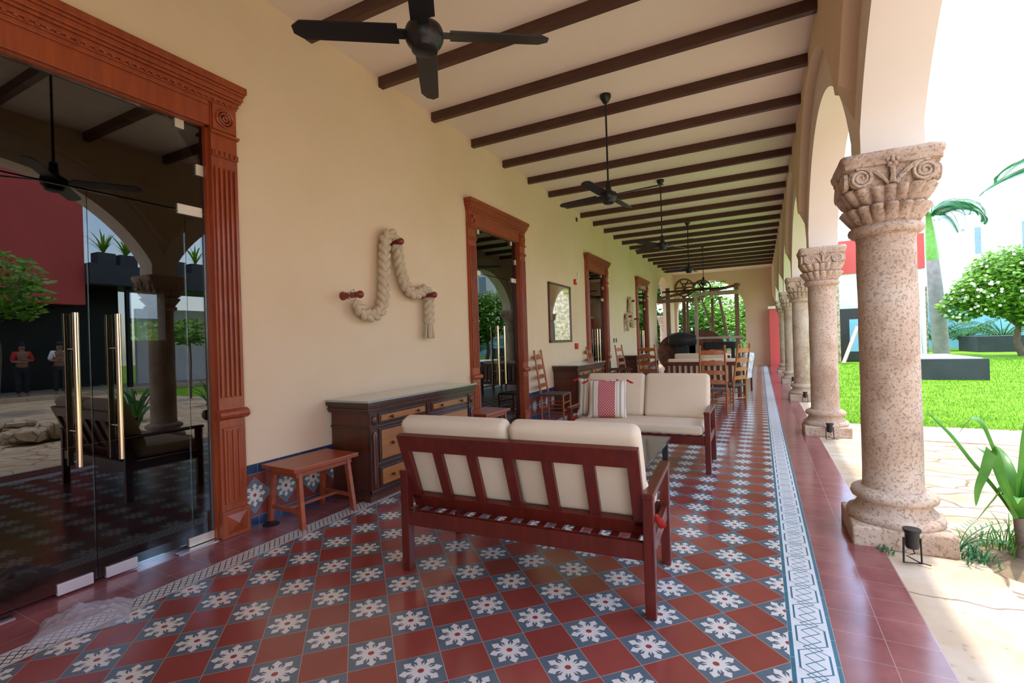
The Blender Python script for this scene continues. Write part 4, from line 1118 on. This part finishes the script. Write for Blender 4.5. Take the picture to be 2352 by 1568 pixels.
def leaves(b, c, rad, n, size, seed, shell=.55, flat=.4):
    rnd = random.Random(seed); c = Vector(c)
    for k in range(n):
        while True:
            p = Vector((rnd.uniform(-1, 1), rnd.uniform(-1, 1), rnd.uniform(-1, 1)))
            if shell < p.length < 1: break
        p = Vector((p.x * rad[0], p.y * rad[1], p.z * rad[2])) + c
        d = Vector((rnd.gauss(0, 1), rnd.gauss(0, 1), rnd.gauss(0, flat))).normalized(); s_ = d.orthogonal().normalized()
        s_ = (s_ + Vector((0, 0, 0))).normalized(); L = size * rnd.uniform(.6, 1.3); w = L * .28
        b.add([p, p + d * L * .5 + s_ * w, p + d * L, p + d * L * .5 - s_ * w], [(0, 1, 2, 3)])
def tree(name, label, loc, blobs, n, size, mat, trunk, seed, extra=None, bark='bark'):
    t = thing(name, label, 'tree', loc)
    b = MB()
    tot = sum(r[0] * r[1] for _, r in blobs)
    for i, (c, r) in enumerate(blobs): leaves(b, c, r, int(n * r[0] * r[1] / tot), size, seed * 31 + i)
    b.build('foliage', M[mat], t)
    q = MB()
    for pts, rd in trunk: q.tube(pts, rd, 8)
    q.build('trunk', M[bark], t, smooth=60)
    return t
# flowering plumeria
random.seed(5)
bl = [((0, 0, 3.2), (2.4, 2.0, 1.5)), ((-1.4, -.4, 3.0), (1.3, 1.2, 1.0)), ((-2.1, 0, 2.5), (.9, .9, .8)), ((1.2, 0, 3.9), (1.8, 1.5, 1.2)), ((-.2, 0, 4.2), (1.6, 1.4, 1.0)), ((.6, -.3, 2.1), (1.3, 1.2, .9)), ((2.4, 0, 3.3), (1.8, 1.5, 1.5))]
tr = [([(0, 0, 0), (-.2, 0, .7), (-.1, 0, 1.5)], [.16, .14, .1]), ([(-.1, 0, 1.4), (-.8, 0, 2.1), (-1.6, 0, 2.7)], [.09, .07, .04]), ([(-.1, 0, 1.4), (.4, 0, 2.3), (.8, 0, 3.3)], [.09, .07, .04])]
t = tree('flowering_tree', 'round green tree with white blossoms at the right edge of the lawn', (11.0, 29.0, 0), bl, 12500, .27, 'leafb', tr, 3)
q = MB(); rnd = random.Random(8)
for k in range(230):
    c, r = bl[rnd.randrange(len(bl))]; p = Vector((rnd.gauss(0, 1), rnd.gauss(0, 1) - .9, rnd.gauss(0, 1))).normalized()
    p = Vector(c) + Vector((p.x * r[0], p.y * r[1], p.z * r[2])); 
    for j in range(5):
        a = j * 2 * PI / 5; d = Vector((math.cos(a), -.5, math.sin(a))) * .075; s_ = Vector((-math.sin(a), 0, math.cos(a))) * .035
        q.add([p, p + d * .6 + s_, p + d, p + d * .6 - s_], [(0, 1, 2, 3)])
q.build('blossoms', M['petal'], t)
def frond(b, base, az, L, lift, droop, n=44, ll=.5, w=.03):
    d = Vector((math.cos(az), math.sin(az), 0)); x = 0; z = 0; el = lift; pts = []
    for i in range(n + 1):
        pts.append((Vector(base) + d * x + Vector((0, 0, z)), el)); x += math.cos(el) * L / n; z += math.sin(el) * L / n; el -= droop / n
    b.tube([p for p, e in pts], [.035 * (1 - .85 * i / n) for i in range(n + 1)], 5)
    for i in range(3, n + 1):
        p, e = pts[i]
        for sg in (-1, 1):
            sd_ = Vector((-d.y, d.x, 0)) * sg; l_ = ll * math.sin(PI * (.12 + .85 * i / n)) ** .6
            tip = p + sd_ * l_ * .75 + d * l_ * .45 + Vector((0, 0, -l_ * .45)); m_ = (p + tip) / 2 + Vector((0, 0, l_ * .10))
            b.add([p, m_ + d * w, tip, m_ - d * w], [(0, 1, 2, 3)])
def palm(label, loc, H, r, fronds, seed, cs=True):
    t = thing('royal_palm', label, 'palm tree', loc); rnd = random.Random(seed)
    q = MB(); ln = lambda z: -.05 * z; pts = [(ln(H * k / 40), 0, H * k / 40) for k in range(41)]; q.tube(pts, [r * (1 + .1 * math.sin(k / 40 * PI) + .02 * (k % 2)) * (1 - .25 * k / 40) for k in range(41)], 18)
    q.build('trunk', M['palmbark'], t, smooth=60)
    MB().tube([(ln(H - .02), 0, H - .02), (ln(H + .3), 0, H + .3), (ln(H + 1.5), 0, H + 1.5), (ln(H + 2.6), 0, H + 2.6)], [r * .76, r * .80, r * .6, r * .28], 16).build('crownshaft', M['crownshaft'], t, smooth=60)
    for az, lift, droop, L in fronds:
        b = MB(); frond(b, (ln(H), 0, H + 2.5), R(az), L, R(lift), R(droop), 50, .9, .036); b.build('frond', M['leafp'], t)
    return t
palm('royal palm with ringed pale trunk rising behind the nearest column', (8.80, 32, 0), 5.2, .36,
     [(-10, 62, 165, 3.0), (-25, 40, 130, 2.8), (15, 70, 150, 3.0), (40, 45, 140, 2.8), (70, 60, 120, 2.8), (180, 50, 130, 2.8), (-60, 55, 140, 2.6), (-150, 50, 130, 2.8), (130, 60, 110, 2.8)], 1)
palm('palm tree whose fronds reach in at the top right edge', (12.6, 27, 0), 6.0, .30, [(200, 30, 90, 3.6), (175, 12, 60, 3.4), (240, 40, 100, 3.2), (0, 40, 100, 3.0), (90, 50, 90, 3.0), (300, 40, 100, 3.2)], 2)
def shrub_palm(label, loc, n, L, seed, mat='leafp'):
    t = thing('garden_palm', label, 'palm', loc); rnd = random.Random(seed)
    MB().tube([(0, 0, 0), (0, 0, .5)], [.12, .09], 8).build('stem', M['bark'], t)
    b = MB()
    for k in range(n): frond(b, (0, 0, .4), k * 2.399 + rnd.random(), L * rnd.uniform(.8, 1.1), R(rnd.uniform(50, 82)), R(rnd.uniform(50, 110)), 14, .45, .03)
    b.build('fronds', M[mat], t); return t
for x, y, L, l in [(9.9, 36.9, 2.6, 'bushy palm right of the royal palm trunk'), (11.4, 38.0, 2.3, 'leftmost of two bushy palms behind the planter box'), (13.3, 38.0, 2.4, 'rightmost of two bushy palms behind the planter box'), (15.0, 34, 2.2, 'bushy palm right of the planter box')]:
    shrub_palm(l, (x, y, 0), 26, L, int(x * 10), 'leafp' if x < 11 else 'leafd')
# walls and buildings at the end of the garden
def bld(name, label, parts, cat='building', loc=(0, 0, 0)):
    t = thing(name, label, cat, loc)
    for nm, mt, bx in parts: MB().box(*bx).build(nm, M[mt], t)
    return t
bld('white_building', 'tall white building behind the palms at the right', [('wall', 'whitewall', (9.5, 40, 42, 50, 0, 9.3)), ('window', 'slotblue', (13.35, 13.65, 41.95, 42.05, 6.5, 8.3)), ('window', 'slotblue', (15.75, 16.05, 41.95, 42.05, 6.4, 8.4)), ('window', 'slotblue', (18.4, 19.2, 41.95, 42.05, 6.4, 8.4))])
bld('garden_wall', 'low blue painted garden wall behind the palms', [('wall_body', 'bluewall', (8.2, 20, 40.4, 40.8, 0, 3.4))], 'wall')
bld('stone_pillar_wall', 'brown rubble stone wall left of the royal palm', [('wall_body', 'rubble', (7.5, 8.75, 34, 34.6, 0, 3.9))], 'wall')
bld('red_annex', 'red topped white annex with a black framed doorway beyond the columns',
    [('lower_wall', 'whitewall', (3.25, 6.5, 25.0, 31, 0, 4.1)), ('upper_wall', 'redwall', (3.25, 6.5, 24.9, 31, 4.1, 5.65)), ('door_frame', 'blackframe', (3.30, 5.0, 24.80, 25.0, 0, 2.45)), ('door_glass', 'bluewall', (3.65, 4.5, 24.78, 24.80, .45, 1.95))])
bld('rubble_wall', 'rubble stone wall behind the second column, seen in the mirror', [('wall_body', 'rubble', (1.3, 3.22, 24.2, 24.7, 0, 5.2))], 'wall')
t = thing('wooden_plank', 'pale plank leaning by the black framed doorway', 'plank', (3.1, 22.6, 0)); MB().bar((0, 0, .02), (.75, 1.4, 1.6), .14, .05).build('board', M['oldpale'], t)

# trees behind the end wall
TB = [('leafb', (-2.6, 31, 0), 'bright green tree filling the end arch', 9), ('leafb', (-.6, 33.5, 0), 'yellow green tree at the right of the end arch', 10), ('leafd', (-5.4, 30, 0), 'dark green tree at the left of the end arch', 12),
      ('leafd', (-8.2, 27, 0), 'dark green tree seen through the side arch', 13), ('leafb', (-9.4, 33, 0), 'bright tree behind the pale garden column', 14), ('leafb', (2.4, 38, 0), 'bright tree behind the red annex', 15), ('leafd', (-12, 23, 0), 'dark tree left beyond the side arch', 16)]
for mt, lc, lb, sd_ in TB:
    rnd = random.Random(sd_)
    bl = [((rnd.uniform(-1.3, 1.3), rnd.uniform(-1, 1), rnd.uniform(1.6, 5.6)), (rnd.uniform(1.0, 1.7), 1.2, rnd.uniform(.8, 1.3))) for _ in range(8)]
    tree('leafy_tree', lb, lc, bl, 4200, .30, mt, [([(0, 0, 0), (.1, 0, 1.5), (0, 0, 3.4)], [.2, .16, .08]), ([(.1, 0, 1.5), (-.8, 0, 3)], [.1, .05])], sd_)
for x, y, l, sd_ in [(-3.3, 26.5, 'feathery palm left in the end arch', 3), (-2.2, 26.2, 'feathery palm in the middle of the end arch', 4), (-.9, 27, 'feathery palm right in the end arch', 5), (-7.2, 25.5, 'feathery palm by the pale garden column', 6)]:
    shrub_palm(l, (x, y, 0), 14, 1.7, sd_, 'leafb' if sd_ % 2 else 'leafp')
pc = dup(col0, (-4.75, 24.6, 0), 0, 'pale garden column seen through the side arch')
bld('garden_bench_wall', 'low pale stone wall in the garden behind the end arch', [('wall_body', 'slab', (-8, 6, 36, 36.4, 0, 1.5))], 'wall')

# ------------------------------------------------------------------ old rope making machine
t = thing('timber_machine', 'old timber and iron machine with two pulley wheels before the end arch', 'machine', (0, 17.6, 0))
def post_(x, y, z0, z1, w, m, nm='post'): MB().box(x - w / 2, x + w / 2, y - w / 2, y + w / 2, z0, z1).build(nm, M[m], t, bevel=.01)
post_(-3.32, 0, 0, 3.35, .15, 'oldwood'); post_(-2.78, .5, 0, 3.0, .13, 'oldwood'); post_(-2.60, .1, 1.3, 2.9, .09, 'oldwood'); post_(-2.24, -.3, 0, 3.0, .12, 'oldpale'); post_(-.82, .0, 0, 3.35, .15, 'oldwood'); post_(-1.75, .9, 0, 2.9, .10, 'oldwood')
MB().box(-3.95, -2.1, -.1, .06, 2.76, 2.90).build('beam', M['oldwood'], t, bevel=.01)
MB().box(-2.3, -.75, -.32, -.18, 2.92, 3.08).build('beam', M['oldpale'], t, bevel=.01)
MB().bar((-3.8, .0, 2.93), (-2.5, .2, 3.16), .12, .1).build('beam', M['oldwood'], t)
MB().bar((-1.7, -.1, 3.1), (-.7, .1, 3.3), .12, .1).build('beam', M['oldwood'], t)
MB().box(-2.3, -.6, -.6, -.5, 1.28, 1.36).build('rail', M['oldpale'], t)
def wheel(cx, cz, y, r_, w, m='rust', ry=.0):
    b = MB(); prof = [(r_, -w), (r_, w), (r_ - .05, w), (r_ - .05, -w), (r_, -w)]
    b.lathe(prof, 40, c=(cx, y, cz), axis='y', cap=False)
    for k in range(6):
        a = k * PI / 3; b.bar((cx, y, cz), (cx + (r_ - .03) * math.cos(a), y, cz + (r_ - .03) * math.sin(a)), .05, .03, (0, 1, 0))
    b.lathe([(.07, -w - .04), (.07, w + .04)], 16, c=(cx, y, cz), axis='y'); b.build('pulley_wheel', M[m], t, smooth=40)
wheel(-2.66, 3.30, -.2, .36, .10); wheel(-2.05, 3.26, .2, .34, .10)
MB().cyl((-3.5, -.2, 3.18), (-1.2, -.1, 3.2), .035).build('shaft', M['blackiron'], t, smooth=60)
for cx, r_ in ((-3.0, .75), (-2.1, .85)):
    b = MB().lathe([(.1, -.34), (r_, -.34), (r_, -.26), (r_ * .88, -.24), (r_ * .88, .24), (r_, .26), (r_, .34), (.1, .34)], 40, c=(cx, .1, .75 if cx < -2.5 else .8), axis='y')
    b.build('drum', M['rust'], t, smooth=40)
MB().lathe([(.05, -.5), (.26, -.45), (.32, -.1), (.28, .2), (.18, .5)], 20, c=(-2.75, -.55, 1.25), axis='x').build('gearbox', M['blackiron'], t, smooth=50)
MB().box(-3.0, -2.5, -.75, -.4, 0, 1.2).build('stand', M['blackiron'], t, bevel=.03)
MB().box(-2.0, -.9, -.3, .5, .9, 1.15).build('bed', M['blackiron'], t, bevel=.02)
for x in (-1.9, -1.0): MB().box(x - .05, x + .05, -.3, .5, 0, .9).build('bed_leg', M['blackiron'], t)
MB().bar((-2.1, .3, 2.9), (-1.55, .5, .9), .11, .05).build('brace', M['oldwood'], t)
MB().bar((-1.45, .3, 2.9), (-1.15, .5, .9), .11, .05).build('brace', M['oldwood'], t)

# ------------------------------------------------------------------ courtyard across the terrace (seen in the glass)
t = bld('courtyard_pavilion', 'dark pavilion with red upper wall across the courtyard, reflected in the glass',
        [('upper_wall', 'redwall', (14, 14.4, -6, 5.9, 3.2, 9.5)), ('fascia', 'charcoal', (13.6, 14.2, 5.9, 21, 3.95, 4.68)), ('roof', 'charcoal', (14.2, 20, 5.9, 21, 4.4, 4.6)),
         ('rear_wall', 'blackframe', (17.0, 17.2, -6, 8.2, 0, 4.4)), ('rear_wall', 'whitewall', (16.0, 16.2, 8.4, 14, 0, 3.3)), ('soffit', 'blackframe', (14.4, 17, -6, 5.9, 3.2, 3.4)), ('post', 'blackframe', (14.1, 14.25, 7.2, 7.35, 0, 4.0)), ('post', 'blackframe', (14.1, 14.25, 12, 12.15, 0, 4.0)),
         ('step', 'slab', (13.2, 17, -6, 14, -.02, .12))])
for i, y in enumerate((6.45, 7.15, 8.9, 9.7)):
    t = thing('roof_planter', ['first', 'second', 'third', 'fourth'][i] + ' planter with spiky leaves on the pavilion roof', 'planter', (13.95, y, 4.68))
    MB().box(-.25, .25, -.28, .28, 0, .42).build('pot', M['charcoal'], t)
    b = MB(); rnd = random.Random(i)
    for k in range(20): strap_leaf(b, (0, 0, .4), rnd.random() * 6.28, rnd.uniform(.5, 1.0), .035, R(rnd.uniform(50, 85)), R(50), .2, 5)
    b.build('leaves', M['leafb'], t)
bl = [((0, 0, 3.3), (1.0, 1.0, .8)), ((.3, .5, 2.9), (.7, .7, .6)), ((0, -.6, 3.0), (.8, .8, .7))]
tree('courtyard_tree', 'small bushy tree in the courtyard, reflected before the red wall', (9.3, 2.2, 0), bl, 1500, .2, 'leafb', [([(0, 0, 0), (0, .1, 1.5), (0, 0, 3)], [.08, .06, .04])], 31)
bl = [((0, 0, 2.0), (.45, .45, .4))]
tree('courtyard_tree', 'slender young tree in the courtyard, reflected beside the door frame', (7.9, 6.0, 0), bl, 260, .22, 'leafb', [([(0, 0, 0), (0, .03, 1.2), (0, 0, 2)], [.03, .025, .02])], 32)
for x, y, l in [(4.4, 2.9, 'agave like clump in the courtyard, left in the glass reflection'), (5.6, 5.2, 'agave like clump beside the slender young tree')]:
    b = MB(); rnd = random.Random(int(x * 7))
    for k in range(26): strap_leaf(b, (rnd.gauss(0, .06), rnd.gauss(0, .06), 0), rnd.random() * 6.28, rnd.uniform(.6, 1.1), .035, R(rnd.uniform(50, 85)), R(60), .2, 7)
    tag(b.build('agave_clump', M['leafp'], loc=(x, y, -.03), smooth=80), l, 'plant')
# rubble heap
rnd = random.Random(12); hb = MB()
for k in range(14):
    b = MB().rbox(rnd.uniform(.14, .34), rnd.uniform(.14, .28), rnd.uniform(.05, .12), .04); sd_ = rnd.random() * 9
    T = Matrix.Translation((4.4 + rnd.uniform(-1.1, 1.1), 1.1 + rnd.uniform(-.55, .4), .06 + rnd.random() * .22)) @ Matrix.Rotation(rnd.random() * 3, 4, 'Z')
    b.v = [tuple(T @ (Vector(v) + noise.noise_vector(Vector(v) * 5 + Vector((sd_, 0, 0))) * .06)) for v in b.v]; hb.add(b.v, b.f)
tag(hb.build('rubble_heap', M['rubble'], smooth=40, weld=True), 'heap of loose flat rocks in the courtyard, reflected in the near glass door', 'rubble', kind='stuff')
# people standing across the courtyard
def person(label, loc, rz, shirt, s_=1.0):
    t = thing('person', label, 'person', loc, rz)
    V = {'pel': ((0, 0, .95), .14), 'wai': ((0, 0, 1.12), .125), 'che': ((0, .01, 1.32), .15), 'nec': ((0, 0, 1.48), .055), 'hd0': ((0, .01, 1.56), .085), 'hd1': ((0, .01, 1.66), .095)}
    E_ = [('pel', 'wai'), ('wai', 'che'), ('che', 'nec'), ('nec', 'hd0'), ('hd0', 'hd1')]
    for sg, k in ((-1, 'l'), (1, 'r')):
        V['hip' + k] = ((sg * .09, 0, .88), .095); V['kne' + k] = ((sg * .10, .01, .50), .06); V['ank' + k] = ((sg * .10, -.01, .09), .042); V['toe' + k] = ((sg * .11, .14, .04), .035)
        V['sho' + k] = ((sg * .18, 0, 1.40), .062); V['elb' + k] = ((sg * .25, .04, 1.14), .044); V['wri' + k] = ((-sg * .02, .24, 1.16 + .04 * sg), .032); V['han' + k] = ((-sg * .10, .23, 1.18 + .04 * sg), .035)
        E_ += [('pel', 'hip' + k), ('hip' + k, 'kne' + k), ('kne' + k, 'ank' + k), ('ank' + k, 'toe' + k), ('che', 'sho' + k), ('sho' + k, 'elb' + k), ('elb' + k, 'wri' + k), ('wri' + k, 'han' + k)]
    def skin(nm, keys, mat, grow=0, par=None):
        ks = [k for k in V if k in keys]; idx = {k: i for i, k in enumerate(ks)}
        me = bpy.data.meshes.new(nm); me.from_pydata([V[k][0] for k in ks], [(idx[a], idx[b_]) for a, b_ in E_ if a in idx and b_ in idx], [])
        me.materials.append(mat); o = bpy.data.objects.new(nm, me); COL.objects.link(o); o.parent = t
        o.modifiers.new('skin', 'SKIN')
        for k in ks: me.skin_vertices[0].data[idx[k]].radius = (V[k][1] + grow, V[k][1] * (.8 if k in ('pel', 'wai', 'che') else 1) + grow)
        me.skin_vertices[0].data[0].use_root = True
        sb = o.modifiers.new('sub', 'SUBSURF'); sb.levels = 1; sb.render_levels = 2; return o
    skin('body', list(V), M['skin'])
    skin('shirt', ['wai', 'che', 'shol', 'shor', 'elbl', 'elbr'], M[shirt], .022)
    skin('trousers', ['pel', 'hipl', 'hipr', 'knel', 'kner', 'ankl', 'ankr'], M['trouser'], .02)
    MB().sphere((0, -.012, 1.675), .105, 14, (.92, 1, 1)).build('hair', M['hair'], t, smooth=60)
    f = MB(); f.sphere((0, .105, 1.61), .018, 8, (.7, 1, 1.1))
    f.build('nose', M['skin'], t, smooth=60); 
    e = MB(); e.sphere((-.033, .092, 1.635), .010, 8); e.sphere((.033, .092, 1.635), .010, 8); e.build('eyes', M['hair'], t)
    MB().sphere((0, .097, 1.575), .016, 8, (1.5, .5, .4)).build('mouth', M['peg'], t)
    return t
person('person in a red shirt with folded arms, reflected small in the near glass door', (13.9, 4.15, .12), R(90), 'shirtred')
person('person in a white shirt with folded arms, reflected small in the near glass door', (13.5, 4.95, .12), R(98), 'shirtwhite')
# garden behind the dim room, seen through its window
tree('leafy_tree', 'bright tree behind the small window of the dim room', (-14.5, 4.3, 0), [((0, 0, 1.4), (1.4, 1.4, .9)), ((0, 1, 1.0), (1.2, 1.2, .8))], 1500, .25, 'leafb', [([(0, 0, 0), (0, 0, 1.4)], [.1, .06])], 77)
bld('rear_white_wall', 'white wall beyond the small window of the dim room', [('wall_body', 'whitewall', (-18, -17.8, -2, 12, 0, 3.6)), ('ledge', 'charcoal', (-17.8, -17.4, -2, 12, 2.1, 2.5))], 'wall')
struct(MB().box(-40, -9.76, -12, 16.9, -.15, -.03).build('rear_yard_ground', M['slab']), 'pale ground behind the dim room')
